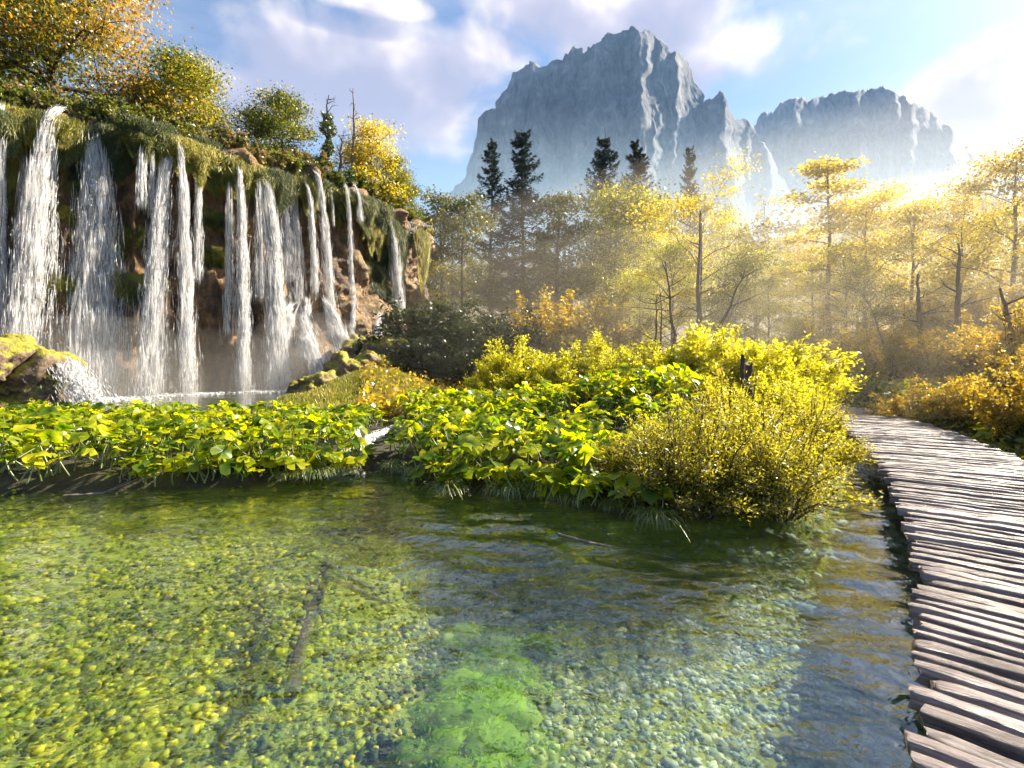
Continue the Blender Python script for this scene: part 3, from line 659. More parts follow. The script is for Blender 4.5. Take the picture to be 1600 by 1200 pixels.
# ------------------------------------------------------------------ boardwalk
LE = np.array([(-3.2, -4.6), (-1.6, -2.0), (-.2, -.25), (.75, .85), (1.42, 1.66), (1.68, 1.97), (2.03, 2.375), (2.62, 2.99), (3.01, 3.44), (3.48, 4.04), (4.27, 5.12), (5.88, 7.43), (7.25, 9.8), (8.65, 12.4), (9.6, 14.6), (10.0, 17.5), (10.0, 20.5), (8.2, 23.5)])
es = np.concatenate([[0], np.cumsum(np.hypot(*np.diff(LE, axis=0).T))]); fs = np.linspace(0, es[-1], 900)
kk = np.ones(41) / 41; sm = lambda a: np.convolve(np.pad(a, 20, mode='reflect', reflect_type='odd'), kk, 'valid')
ex, ey = sm(np.interp(fs, es, LE[:, 0])), sm(np.interp(fs, es, LE[:, 1]))
tx, ty = np.gradient(ex, fs), np.gradient(ey, fs); tl = np.hypot(tx, ty); tx, ty = tx / tl, ty / tl
DECK = .42
def plank_mesh(k):
    rng = np.random.default_rng(500 + k); n = 26; x = np.linspace(0, 2.05, n); rows = []
    prof = [(-.46, -1.0), (-.5, -.2), (-.44, -.03), (0, 0.02), (.44, -.03), (.5, -.2), (.46, -1.0)]
    for i, (a, b) in enumerate(prof):
        wob = .10 * fbm(x * 1.6, i * .9, k, 3, 40 + k) + .07 * fbm(x * 9, i, k, 2, 60 + k); vz = .10 * fbm(x * 1.1, 5.5, k, 2, 80 + k) + (.05 * fbm(x * 6, i * 1.3, k, 3, 90 + k) if 1 < i < 5 else 0)
        rows.append(np.stack([x, a + wob, (b + vz)], -1))
    V = np.stack(rows, 1)                                    # n, 7, 3
    V[0, :, 0] += rng.uniform(-.02, .03, 7); V[0, 1:6, 2] -= .06; V[0, 0, 2] += .1; V[0, 6, 2] += .1
    m = len(prof); i = np.arange(n - 1)[:, None] * m; j = np.arange(m)[None]; kx = (j + 1) % m
    f = np.stack([(i + j).ravel(), (i + m + j).ravel(), (i + m + kx).ravel(), (i + kx).ravel()], 1)
    me = mesh('plank_%d' % k, V.reshape(-1, 3), [f, np.array([list(range(m))]), np.array([list(range(n * m - 1, n * m - m - 1, -1))])], M['plank'])
    return me
PM = [plank_mesh(k) for k in range(14)]
bw = obj('boardwalk', None, loc=(ex[450], ey[450], 0), label='curving boardwalk of weathered split log planks over the water', cat='boardwalk')
rng = np.random.default_rng(12); s = 0.1; off = Vector((ex[450], ey[450], 0)); last = -1
while s < fs[-1] - .2:
    wd = rng.uniform(.068, .105); s += wd / 2; x, y = np.interp(s, fs, ex), np.interp(s, fs, ey); ax, ay = np.interp(s, fs, tx), np.interp(s, fs, ty)
    pxv, pyv = ay, -ax; k = rng.integers(0, 14)
    while k == last: k = rng.integers(0, 14)
    last = k
    jit = rng.choice([0, 0, .03, .08]) + rng.uniform(-.02, .02)
    o = obj('plank', PM[k], parent=bw, loc=(x + pxv * jit - off.x, y + pyv * jit - off.y, DECK + rng.normal(0, .007)), rz=math.atan2(pyv, pxv) + rng.normal(0, .012), sc=(rng.uniform(.95, 1.02), wd, .10))
    s += wd / 2 + rng.uniform(.028, .055)
for side in (.30, 1.70):
    bag = Bag(); i = np.arange(0, 900, 12); P = np.stack([ex[i] + ty[i] * side - off.x, ey[i] - tx[i] * side - off.y, np.full(len(i), DECK - .17)], -1); tube(bag, P, .085, 8)
    obj('beam', bag.mesh('beam', M['bark']), parent=bw)
for i in range(40, 900, 62):
    for side in (.3, 1.7):
        bag = Bag(); tube(bag, [(0, 0, -1.3), (0, 0, .0)], [.075, .07], 8)
        obj('post', bag.mesh('post', M['bark']), parent=bw, loc=(ex[i] + ty[i] * side - off.x, ey[i] - tx[i] * side - off.y, DECK - .18))
# ------------------------------------------------------------------ trees
def make_tree(seed, h=15., rad=4., cb=.35, mat='forest', nleaf=12000, lsz=.2, flat=.4, nb=22, bark='bark', lean=0., pitch=.5, asp=.6, shape='round', side=0., sig=.5, tr=.016, sub=5, top=0.):
    rng = np.random.default_rng(seed); wood = Bag(); fol = Bag()
    n = 12; t = np.linspace(0, 1, n); P = np.stack([lean * h * t ** 1.5 + .022 * h * fbm(t * 3, seed, 0, 2, seed) * t, .022 * h * fbm(t * 3, seed + 9, 0, 2, seed + 1) * t, t * h * .94], -1)
    r0 = h * tr; tube(wood, P, r0 * (1 - .88 * t) ** .9 + .012, 8)
    cl = []
    for b in range(nb):
        tb = cb + (.97 - cb) * (b + rng.uniform(0, .8)) / nb; a = b * 2.4 + rng.uniform(-.4, .4)
        x = (tb - cb) / (1 - cb)
        pr = {'round': math.sin(math.pi * (.22 + .74 * x)) ** .8, 'cone': (1 - x) ** .7 + .12, 'vase': .45 + .6 * math.sin(math.pi * (.1 + .75 * x)), 'dome': math.sqrt(max(.03, 1 - x ** 2.2))}[shape]
        L = rad * pr * rng.uniform(.72, 1.15); st = np.array([np.interp(tb, t * .94, P[:, k]) for k in range(3)])
        pt = pitch * rng.uniform(.5, 1.3) + .5 * x; dr = np.array([math.cos(a) * math.cos(pt), math.sin(a) * math.cos(pt), math.sin(pt)])
        q = np.linspace(0, 1, 6)[:, None]
        Q = st + dr * L * q + np.array([0, 0, -.16 * L]) * q ** 2.4 + rng.normal(0, .045 * L, (6, 3)) * q
        rb = max(.018, r0 * .42 * (1 - tb) + .02); tube(wood, Q, rb * (1 - .85 * q[:, 0]), 5, cap=False)
        for k in range(sub):
            z = rng.uniform(.3, 1.0); s0 = Q[0] + np.array([np.interp(z, q[:, 0], Q[:, m] - Q[0, m]) for m in range(3)])
            d2 = unit(dr * .6 + rng.normal(0, .65, 3) * np.array([1, 1, .55])); l2 = L * rng.uniform(.22, .42)
            e = s0 + d2 * l2; tube(wood, np.array([s0, s0 + d2 * l2 * .5 + rng.normal(0, .05 * l2, 3), e]), [rb * .35, rb * .25, .008], 4, cap=False)
            for y in (.35, .7, 1.0): cl.append((s0 + d2 * l2 * y, L))
        cl.append((Q[-1], L))
    C = np.array([c[0] for c in cl]); m = len(C); wgt = rng.uniform(.15, 1.0, m); wgt /= wgt.sum()
    idx = rng.choice(m, nleaf, p=wgt); sg = sig * rad * .23
    pts = C[idx] + rng.normal(0, sg, (nleaf, 3)) * np.array([1, 1, flat])
    cr = rng.normal(0, .16, m)
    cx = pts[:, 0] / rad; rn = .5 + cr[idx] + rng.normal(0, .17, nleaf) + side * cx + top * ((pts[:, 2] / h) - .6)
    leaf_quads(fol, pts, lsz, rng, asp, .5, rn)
    return wood.mesh('trunk', M[bark], True), fol.mesh('crown', M[mat]), h
def make_spruce(seed, h=24., rad=3.2, cb=.25, dens=1.0, droop=.35):
    rng = np.random.default_rng(seed); wood = Bag(); fol = Bag()
    t = np.linspace(0, 1, 10); P = np.stack([.06 * fbm(t * 4, seed) * 2, .06 * fbm(t * 4, seed + 4) * 2, t * h], -1); tube(wood, P, .011 * h * (1 - .96 * t) + .012, 8)
    z = cb * h
    while z < h * .985:
        x = (z / h - cb) / (1 - cb); nbr = rng.integers(4, 7)
        for b in range(nbr):
            if rng.uniform() > dens * .93: continue
            a = rng.uniform(0, 6.28); L = rad * (1.05 - x) ** .75 * rng.uniform(.55, 1.1) + .12; q = np.linspace(0, 1, 6)
            dr = np.array([math.cos(a), math.sin(a)]); up = .25 - droop * (1.1 - x)
            Q = np.stack([dr[0] * L * q, dr[1] * L * q, z + L * (up * q - .28 * q * (1 - q) * 2 + .22 * q ** 3)], -1); tube(wood, Q, .028 * (1 - .8 * q) + .006, 4, cap=False)
            nn = int((28 + 34 * L)); w = rng.beta(1.4, 1.0, nn)
            C = np.stack([np.interp(w, q, Q[:, k]) for k in range(3)], -1); sd = rng.normal(0, .17 * L, nn) * (1.1 - w * .6); C[:, 0] += -dr[1] * sd; C[:, 1] += dr[0] * sd; C[:, 2] -= np.abs(rng.normal(0, .16, nn)) + .25 * np.abs(sd)
            ax = np.stack([dr[0] * np.ones(nn) - dr[1] * sd * 2, dr[1] * np.ones(nn) + dr[0] * sd * 2, -.4 * np.ones(nn)], -1)
            leaf_quads(fol, C, .34, rng, .26, .8, rng.uniform(0, .8, nn) + .2 * x, axis=ax)
        z += h * rng.uniform(.013, .022)
    return wood.mesh('trunk', M['bark'], True), fol.mesh('crown', M['needle']), h
def plant_tree(name, proto, base, height, label, cat='tree', group=None, rz=0., wide=1.0):
    tr, cr, h = proto; k = height / h
    o = obj(name, None, loc=base, rz=rz, sc=(k * wide, k * wide, k), label=label, cat=cat, group=group)
    obj('trunk', tr, parent=o); obj('crown', cr, parent=o); return o
def put(u, vtop, d, proto, label, name='broadleaf_tree', wide=1.0, rz=None, group='trees of the misty forest', zb=None):
    x = (u - 800) / F * d; z = float(gz(x, d)) - .1 if zb is None else zb
    top = H - (vtop - VH) / F * d
    return plant_tree(name, proto, (x, d, z), top - z, label, 'tree', group, random.Random(u * 7 + vtop).uniform(0, 6.28) if rz is None else rz, wide)
# prototypes
T_air = make_tree(11, 16, 4.2, .38, 'forest_grey', 8000, .26, .5, 20, shape='round', sub=5, sig=.6)
T_sparse = make_tree(12, 16, 3.2, .35, 'forest_grey', 5600, .24, .45, 18, bark='bark', shape='cone', sig=.6)
T_dense = make_tree(13, 15, 5.0, .22, 'forest', 10500, .21, .45, 30, shape='round', sig=.6, sub=6)
T_tier = make_tree(14, 15, 5.2, .30, 'maple', 12000, .165, .2, 15, shape='vase', pitch=.4, sig=.62, sub=6, asp=.75)
T_tier2 = make_tree(15, 12, 5.2, .18, 'maple', 13500, .165, .2, 18, shape='dome', pitch=.3, sig=.62, sub=6, asp=.75)
T_yel = make_tree(16, 11, 4.6, .10, 'forest', 12500, .165, .3, 26, shape='round', pitch=.5, sig=.62, sub=6)
T_lean = make_tree(17, 12, 4.4, .4, 'forest_grey', 8000, .22, .35, 16, shape='vase', lean=.35, sig=.8)
T_thin = make_tree(18, 14, 2.6, .42, 'maple', 4200, .22, .25, 14, shape='cone', pitch=.2, sig=.75, tr=.011)
SP = [make_spruce(1, 26, 3.6, .30, .8, .3), make_spruce(2, 26, 5.2, .18, 1.0, .45), make_spruce(3, 24, 4.6, .2, .85, .3), make_spruce(4, 24, 4.4, .15, .95, .5)]
# spruces
for u, vt, d, k, wide, lab in ((767, 213, 54, 0, 1.0, 'slender spruce with bare lower trunk, first of the tall spruces from the cliff'), (816, 202, 54, 1, 1.05, 'dense dark spruce next to the slender one, second from the cliff'),
                         (946, 205, 60, 2, 1.0, 'spruce rising behind the yellow green tree before the mountain face'), (994, 218, 62, 3, 1.0, 'drooping spruce just right of the one behind the yellow green tree'),
                         (1078, 228, 58, 1, .62, 'narrow pale spruce behind the tiered maple')):
    put(u, vt, d, SP[k], lab, 'spruce_tree', wide, group='spruces before the mountain')
TREES = [
 (655, 345, 44, T_thin, 1.0, 'thin small tree at the end of the cliff'), (690, 318, 48, T_air, .8, 'airy grey green tree close to the cliff end'), (722, 318, 46, T_air, .85, 'airy grey green tree left of the slender spruce'),
 (770, 440, 40, T_air, 1.0, 'grey green tree around the foot of the slender spruce'), (850, 365, 50, T_sparse, 1.0, 'sparse tree right behind the dense dark spruce'), (872, 300, 46, T_sparse, 1.25, 'open sparse tree with pale leaves right of the dense dark spruce'),
 (905, 308, 44, T_lean, 1.0, 'leaning tree with a forked trunk in the middle of the forest'), (965, 312, 46, T_dense, .85, 'broad yellow green tree in front of the two middle spruces'), (1015, 318, 44, T_dense, .8, 'yellow green tree right of the broad one before the spruces'),
 (1050, 390, 32, T_yel, .9, 'low bright yellow tree beside the tiered maple'), (1092, 318, 31, T_tier, 1.0, 'tall maple with leaves in open horizontal tiers'), (1112, 430, 27, T_lean, .8, 'low tree leaning to the right under the tiered maple'),
 (1180, 395, 36, T_yel, 1.0, 'round yellow tree right of the tiered maple'), (1235, 410, 42, T_yel, 1.0, 'yellow tree in front of the distant hill'), (1294, 246, 33, T_thin, 1.25, 'tall thin tree standing alone before the second mountain'), (1320, 385, 32, T_yel, 1.0, 'yellow tree around the foot of the tall thin tree'),
 (1352, 318, 30, T_tier2, .9, 'maple with arching top right of the tall thin tree'), (1425, 322, 27, T_tier2, .9, 'maple with a crooked trunk behind the boardwalk bend'), (1500, 335, 25, T_tier, .85, 'tall tiered maple over the boardwalk, second from the right edge'),
 (1585, 245, 23, T_tier2, .85, 'tall maple cut by the right edge of the photo'), (1545, 350, 30, T_yel, 1.0, 'yellow tree between the two right maples'), (1450, 420, 36, T_dense, .9, 'dense yellow tree deep behind the crooked maple'),
 (1390, 430, 22, T_lean, .75, 'low leaning tree above the boardwalk bend'), (1635, 300, 21, T_thin, .9, 'maple whose branches reach in from beyond the right edge'), (1130, 340, 48, T_dense, .8, 'dense tree behind the tiered maple'),
 (1245, 500, 24, T_yel, .9, 'low golden tree behind the boardwalk stump'), (1280, 445, 38, T_yel, 1.1, 'golden tree behind the tall thin tree'), (1340, 440, 34, T_yel, 1.1, 'golden tree behind the arching maple'),
 (1395, 400, 40, T_dense, 1.0, 'dense golden tree deep between the arching and crooked maples'), (1480, 440, 30, T_yel, 1.0, 'golden tree low between the crooked maple and the tiered one'), (1600, 400, 28, T_yel, 1.1, 'golden tree deep at the right edge'),
 (1000, 430, 36, T_yel, .9, 'golden tree below the two middle spruces'), (930, 420, 38, T_air, 1.1, 'grey green tree low below the leaning forked tree'), (820, 450, 42, T_air, 1.0, 'grey green tree at the foot of the dense dark spruce'), (1150, 455, 30, T_yel, .9, 'low golden tree right of the leaning one'), (1370, 385, 36, T_tier2, 1.0, 'golden maple in the gap left of the crooked maple'), (1270, 395, 37, T_tier2, .9, 'golden maple in the gap left of the tall thin tree'), (1530, 400, 35, T_yel, 1.1, 'yellow tree in the gap left of the right edge maple'), (1200, 440, 33, T_yel, .9, 'yellow tree low before the distant hill')]
for u, vt, d, pr, wd, lab in TREES: put(u, vt, d, pr, lab, wide=wd)

# ------------------------------------------------------------------ on the cliff top
def ctop(u, dep):
    s = float(u2s(u)); p = cpath(s); n = cnorm(s); d = p[1] - n[1] * dep + .5; x = (u - 800) / F * d
    return np.array([x, d, float(clip_z(s)) + .18 + .10 * dep])
T_or = make_tree(21, 13, 6.4, .14, 'orange', 42000, .19, .35, 34, shape='dome', pitch=.35, side=.34, sig=.7, sub=7, tr=.024, top=.3)  # autumn crown; the sunlit orange of its right side is put into leaf colour
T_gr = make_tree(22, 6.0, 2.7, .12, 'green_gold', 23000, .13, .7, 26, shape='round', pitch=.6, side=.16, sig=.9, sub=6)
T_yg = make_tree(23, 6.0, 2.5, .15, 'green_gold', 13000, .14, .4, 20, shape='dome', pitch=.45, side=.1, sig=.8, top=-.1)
def cput(u, vt, dep, pr, lab, name='broadleaf_tree', rz=0., wide=1.0, cat='tree', group='trees on the cliff top'):
    b = ctop(u, dep); top = H - (vt - VH) / F * b[1]; b[2] -= .3; return plant_tree(name, pr, b, top - b[2], lab, cat, group, rz, wide)
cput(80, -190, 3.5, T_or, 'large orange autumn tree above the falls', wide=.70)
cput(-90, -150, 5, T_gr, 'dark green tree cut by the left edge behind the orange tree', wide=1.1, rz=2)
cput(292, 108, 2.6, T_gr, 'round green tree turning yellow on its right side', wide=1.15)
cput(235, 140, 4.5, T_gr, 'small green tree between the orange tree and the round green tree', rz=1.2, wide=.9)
cput(440, 155, 2.5, T_yg, 'yellow green tree with airy crown at mid cliff')
cput(405, 180, 4.5, T_yg, 'smaller yellow tree left of the airy yellow green tree', rz=2.4)
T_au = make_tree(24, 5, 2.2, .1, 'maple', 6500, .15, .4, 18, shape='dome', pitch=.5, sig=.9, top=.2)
for u, vt, dep, pr, lab, rz in ((580, 205, 1.0, T_au, 'thin golden tree right of the bare dead tree', 0), (612, 250, .8, T_yg, 'bright yellow green tree at the end of the cliff', 1), (632, 285, 1.2, T_yg, 'yellow green tree overhanging the far cliff end', 3), (560, 235, 3.5, T_au, 'rusty orange tree behind the bare dead tree', 2), (645, 330, -1.2, T_yg, 'lowest yellow green tree leaning off the far cliff end', 5), (600, 290, -.6, T_yg, 'yellow green tree hanging in front of the far cliff lip', 4)):
    cput(u, vt, dep, pr, lab, rz=rz)
def dead_tree(u, vt, vb, label, seed, ivy):
    s = float(u2s(u)); dep = .9; b = ctop(u, dep); b[2] = H - (vb - VH) / F * b[1]; hh = (vb - vt) / F * b[1]; rng = np.random.default_rng(seed)
    o = obj('dead_tree', None, loc=b, label=label, cat='tree', group='trees on the cliff top'); wood = Bag(); n = 14; t = np.linspace(0, 1, n)
    P = np.stack([.10 * fbm(t * 5, seed, 0, 2, seed) + .0 * t, .08 * fbm(t * 5, seed + 3, 0, 2, seed), t * hh], -1); tube(wood, P, .15 * (1 - .93 * t) ** .8 + .006, 7)
    tips = []
    for k in range(15):
        q = rng.uniform(.25, .97); st = np.array([np.interp(q, t, P[:, m]) for m in range(3)]); a = rng.uniform(0, 6.28); L = rng.uniform(.35, 1.25) * (1.15 - q * .55); up = rng.uniform(.3, 1.2)
        w = np.linspace(0, 1, 6)[:, None]; d = unit(np.array([math.cos(a), math.sin(a), up])); Q = st + d * L * w + rng.normal(0, .06, (6, 3)) * w; tube(wood, Q, .035 * (1 - .85 * w[:, 0]) + .004, 4)
        for j in range(2):
            e = Q[3 + j] + unit(d + rng.normal(0, .6, 3)) * L * .4; tube(wood, [Q[3 + j], (Q[3 + j] + e) / 2, e], [.012, .009, .004], 4)
    obj('trunk', wood.mesh('dead_trunk', M['bark_pale' if not ivy else 'bark'], True), parent=o)
    if ivy:
        bag = Bag(); n = 3200; q = rng.uniform(0.0, .72, n); a = rng.uniform(0, 6.28, n); rr = (.28 + .14 * np.sin(q * 23 + 2) + .16 * (q > .45)) * rng.uniform(.5, 1.1, n)
        C = np.stack([np.interp(q, t, P[:, 0]) + rr * np.cos(a), np.interp(q, t, P[:, 1]) + rr * np.sin(a), q * hh], -1); leaf_quads(bag, C, .13, rng, .8, .2, drop=.4)
        obj('ivy', bag.mesh('ivy', M['ivy']), parent=o)
dead_tree(512, 148, 262, 'dead tree wrapped in green ivy with a bare forked top', 5, True)
dead_tree(553, 138, 292, 'bare grey dead tree with a bent trunk on the cliff edge', 8, False)
dead_tree(532, 210, 275, 'short bare dead trunk between the two tall dead trees', 13, False)

# ------------------------------------------------------------------ bushes
def make_bush(seed, rx, ry, h, nleaf, lsz, mat, nst=40, asp=.45, stem='twig', fill=.55, sprays=26, up=.4, low=0.):
    """arching stems from one root, leaves gathered along sprays"""
    rng = np.random.default_rng(seed); wood = Bag(); fol = Bag(); P = []; A = []
    for k in range(nst):
        a = rng.uniform(0, 6.28); r = math.sqrt(rng.uniform(.02, 1)); zt = h * math.sqrt(max(.04, 1 - (r * .93) ** 2)) * rng.uniform(.55, 1.2)
        e = np.array([rx * r * math.cos(a), ry * r * math.sin(a), zt]); b = np.array([e[0] * .3, e[1] * .3, 0]) + rng.normal(0, .05, 3) * np.array([1, 1, 0])
        q = np.linspace(0, 1, 7)[:, None]; Q = b + (e - b) * q + np.array([0, 0, h * .28]) * q * (1 - q) + rng.normal(0, .03 * h, (7, 3)) * q * (1 - q) * 2
        tube(wood, Q, .013 * h ** .5 * (1 - .8 * q[:, 0]) + .002, 4, cap=False)
        for j in range(sprays):
            z = rng.uniform(fill * (1 - fill), 1.0) if rng.uniform() > low else rng.uniform(.15, .6); st = np.array([np.interp(z, q[:, 0], Q[:, m]) for m in range(3)])
            out = unit(np.array([st[0] / rx, st[1] / ry, .7]) + rng.normal(0, .75, 3)); L = h * rng.uniform(.08, .2); P.append((st, st + out * L)); A.append(out)
            if j % 4 == 0: tube(wood, [st, st + out * L * .6, st + out * L], [.004, .003, .002], 3, cap=False)
    P = np.array(P); A = np.array(A); m = len(P); w = rng.uniform(.2, 1, m); idx = rng.choice(m, nleaf, p=w / w.sum()); q = rng.uniform(0, 1, nleaf)[:, None]
    C = P[idx, 0] + (P[idx, 1] - P[idx, 0]) * q + rng.normal(0, .022 * h + .01, (nleaf, 3)); C[:, 2] = np.maximum(C[:, 2], .02)
    cr = rng.normal(0, .13, m); leaf_quads(fol, C, lsz, rng, asp, up, .48 + cr[idx] + rng.normal(0, .17, nleaf) + .12 * (C[:, 2] / h - .5), axis=A[idx] * 1.2)
    return wood.mesh('stems', M[stem], True), fol.mesh('foliage', M[mat])
def bush(name, proto, loc, label, sc=1., rz=0., group=None, cat='bush'):
    o = obj(name, None, loc=loc, rz=rz, sc=sc, label=label, cat=cat, group=group); obj('stems', proto[0], parent=o); obj('foliage', proto[1], parent=o); return o
def bput(u, vtop, d, proto, h, label, wide=1., rz=None, group=None, name='bush', sink=.1):
    x = (u - 800) / F * d; z = float(gz(x, d)) - sink; k = (H - (vtop - VH) / F * d - z) / h
    return bush(name, proto, (x, d, z), label, (k * wide, k * wide, k), (u * 1.3 + vtop) % 6.28 if rz is None else rz, group)
B_gold = [make_bush(31 + k, 1.25, 1.1, 1.6, 15000, .075, 'bush_gold', 46) for k in range(3)]
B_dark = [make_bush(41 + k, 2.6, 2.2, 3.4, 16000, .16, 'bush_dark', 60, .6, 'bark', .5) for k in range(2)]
B_brown = [make_bush(45 + k, 2.2, 2.0, 3.0, 13000, .13, 'bush_brown', 55, .55, 'bark', .5) for k in range(2)]
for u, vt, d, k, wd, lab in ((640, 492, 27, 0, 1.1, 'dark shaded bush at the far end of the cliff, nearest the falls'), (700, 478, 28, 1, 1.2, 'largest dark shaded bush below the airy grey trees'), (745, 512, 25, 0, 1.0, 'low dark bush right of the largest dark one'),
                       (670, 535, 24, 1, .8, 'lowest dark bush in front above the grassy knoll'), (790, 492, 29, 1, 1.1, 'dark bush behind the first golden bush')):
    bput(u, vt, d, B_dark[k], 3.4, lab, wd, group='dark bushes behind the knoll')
for u, vt, d, k, wd, lab in ((835, 480, 30, 0, 1.1, 'brown green thicket bush below the dense dark spruce'), (890, 470, 31, 1, 1.1, 'brown green thicket bush below the leaning forked tree'), (950, 478, 30, 0, 1.1, 'brown green thicket bush below the broad yellow green tree'),
                       (1330, 520, 20, 1, 1.0, 'brown thicket bush beside the far boardwalk'), (1390, 515, 18.5, 0, 1.0, 'brown thicket bush above the boardwalk bend'), (1460, 520, 17, 1, 1.0, 'brown thicket bush over the broad leaves right of the boardwalk'),
                       (1530, 505, 15.5, 0, 1.0, 'large brown thicket bush right of the boardwalk near the edge'), (1600, 480, 14, 1, 1.0, 'brown thicket bush cut by the right edge'), (1280, 500, 24, 0, 1.0, 'brown thicket bush far behind the stump'),
                       (1430, 470, 24, 1, 1.1, 'tall thicket bush behind the boardwalk bend'), (1560, 440, 21, 0, 1.1, 'tall thicket bush behind the right edge bushes'), (1425, 603, 13.4, 0, 1.0, 'low thicket bush at the bend among the broad leaves'), (1512, 592, 11.6, 1, 1.0, 'low thicket bush beside the middle of the boardwalk'), (1592, 575, 10.0, 0, 1.0, 'thicket bush nearest the camera at the right edge'), (1625, 540, 12.0, 1, 1.0, 'thicket bush reaching in over the right edge')):
    bput(u, vt, d, B_brown[k], 3.0, lab, wd, group='thicket bushes')
GOLD = [(765, 570, 18.0, 0, 1.0, 'leftmost small golden bush at the edge of the dark bushes'), (825, 535, 18.5, 1, 1.2, 'round golden bush, second from the dark bushes'), (880, 558, 17.5, 2, 1.1, 'low golden bush right of the round one'),
 (930, 536, 18.5, 0, 1.2, 'golden bush below the forest edge at mid picture'), (985, 545, 17.5, 1, 1.1, 'golden bush left of the bare thin trunks'), (1040, 528, 17.0, 2, 1.2, 'golden bush around the bare thin trunks'), (1095, 525, 16.5, 0, 1.3, 'golden bush below the tiered maple'),
 (1150, 520, 15.0, 1, 1.2, 'tall golden bush left behind the stump'), (1215, 530, 14.0, 2, 1.3, 'tall golden bush right behind the stump'), (1245, 570, 13.0, 0, 1.2, 'golden bush at the far boardwalk end'),
 (1010, 585, 13.0, 1, 1.1, 'low golden bush behind the right leaf bed'), (1075, 580, 12.0, 2, 1.2, 'golden bush between the leaf bed and the stump'), (940, 598, 14.0, 0, 1.0, 'small golden bush over the middle of the right leaf bed'),
 (1225, 585, 10.8, 1, 1.1, 'golden bush right in front of the stump'), (1250, 612, 10.2, 2, .9, 'golden bush leaning to the riffle by the boardwalk'), (1140, 612, 9.6, 0, .9, 'golden bush between the willow and the stump')]
for u, vt, d, k, wd, lab in GOLD: bput(u, vt, d, B_gold[k], 1.6, lab, wd, group='sunlit golden bushes')
# the willow thicket hanging over the pond
W1 = make_bush(51, 1.2, 1.05, 1.5, 44000, .048, 'willow', 95, .32, 'twig', .5, 34, low=.42)
W2 = make_bush(52, .95, .85, 1.35, 28000, .048, 'willow', 75, .32, 'twig', .5, 34, low=.42)
for u, d, pr, k, lab in ((1075, 6.15, W1, 1.0, 'wide willow thicket overhanging the dark pond water'), (1195, 6.15, W1, .95, 'dense willow thicket nearest the boardwalk'), (1150, 7.4, W2, 1.2, 'willow thicket behind the two overhanging ones'), (1255, 8.0, W2, 1.0, 'small willow thicket beside the riffle'), (1010, 6.7, W2, .8, 'low willow thicket next to the broad leaves')):
    x = (u - 800) / F * d; bush('willow_bush', pr, (x, d, max(-.05, float(gz(x, d)) - .25)), lab, k, u % 6.28, 'willows at the pond edge')
# shrubs along the cliff lip
B_shrub = [make_bush(61 + k, 1.2, .9, 1.3, 6500, .11, ('shrub', 'heather', 'shrub')[k], 36, .6, 'twig', .45) for k in range(3)]
ORD = ('first second third fourth fifth sixth seventh eighth ninth tenth eleventh twelfth thirteenth fourteenth fifteenth sixteenth seventeenth eighteenth nineteenth twentieth'.split()
       + ['twenty-' + a for a in 'first second third fourth fifth sixth seventh eighth ninth'.split()] + ['thirtieth'] + ['thirty-' + a for a in 'first second third fourth fifth sixth seventh eighth ninth'.split()] + ['fortieth'])
cnt = {0: 0, 1: 0}
rng = np.random.default_rng(4)
us = list(range(-60, 660, 17))
for i, u in enumerate(us):
    s = float(u2s(u)); dep = rng.uniform(-.75, .3); b = ctop(u, dep); b[2] = float(clip_z(s)) - .1
    k = 1 if rng.uniform() < .3 else (0 if i % 2 else 2)
    c_ = ORD[cnt[k == 1]]; cnt[k == 1] += 1
    bush('cliff_shrub', B_shrub[k], b, c_ + (' pinkish seeding shrub' if k == 1 else ' leafy green shrub') + ' along the cliff lip from the left edge', float(rng.uniform(.9, 1.5)), rng.uniform(0, 6.28), ('seeding' if k == 1 else 'leafy') + ' shrubs on the cliff lip', 'shrub')
# hanging curtains of moss and grass
def moss_mesh(seed, mat='moss'):
    rng = np.random.default_rng(seed); bag = Bag(); n = 5200
    x = rng.normal(0, .36, n); q = rng.uniform(0, 1, n); y = -(.12 + .34 * np.sin(np.clip(q * 1.25 + .1, 0, 1) * math.pi) * (1 - np.abs(x) / 1.6)) * rng.uniform(.75, 1.05, n)
    z = -q * (1.5 + .5 * vn(x * 3, seed, 0, seed)) * (1 - .45 * np.abs(x)); C = np.stack([x, y, z + .15], -1)
    ax = np.stack([rng.normal(0, .5, n), rng.normal(-.3, .5, n), -np.ones(n)], -1); r = .42 + rng.normal(0, .17, n) + .25 * vn(x * 3, q * 3, seed, 5)
    N = unit(np.stack([rng.normal(0, .5, n), -np.ones(n), rng.normal(.3, .4, n)], -1)); A = unit(ax - N * (ax * N).sum(1)[:, None]); B = np.cross(N, A); L = rng.uniform(.15, .45, n)[:, None]; Wd = .013
    V = np.stack([C - A * L * .5, C + B * Wd, C + A * L * .5, C - B * Wd], 1); i = np.arange(n) * 4; bag.add(V, np.stack([i, i + 1, i + 2, i + 3], 1), np.repeat(np.clip(r, 0, 1), 4))
    return bag.mesh('moss_%d' % seed, M[mat])
MM = [moss_mesh(71 + k) for k in range(4)]
def moss(u, v, sx, sz, lab, grp, k):
    s = float(u2s(u)); d = float(cpath(s)[1]) - .8; z = float(U(u, v, d)[2]); t = min(.99, z / float(clip_z(s))); p = cpt(s, t, .02); n = cnorm(s)
    obj('hanging_moss', MM[k % 4], loc=(p[0], p[1], z), rz=math.atan2(n[1], n[0]) + math.pi / 2, sc=(sx, 1.15, sz), label=lab, cat='moss', group=grp)
rng = np.random.default_rng(6)
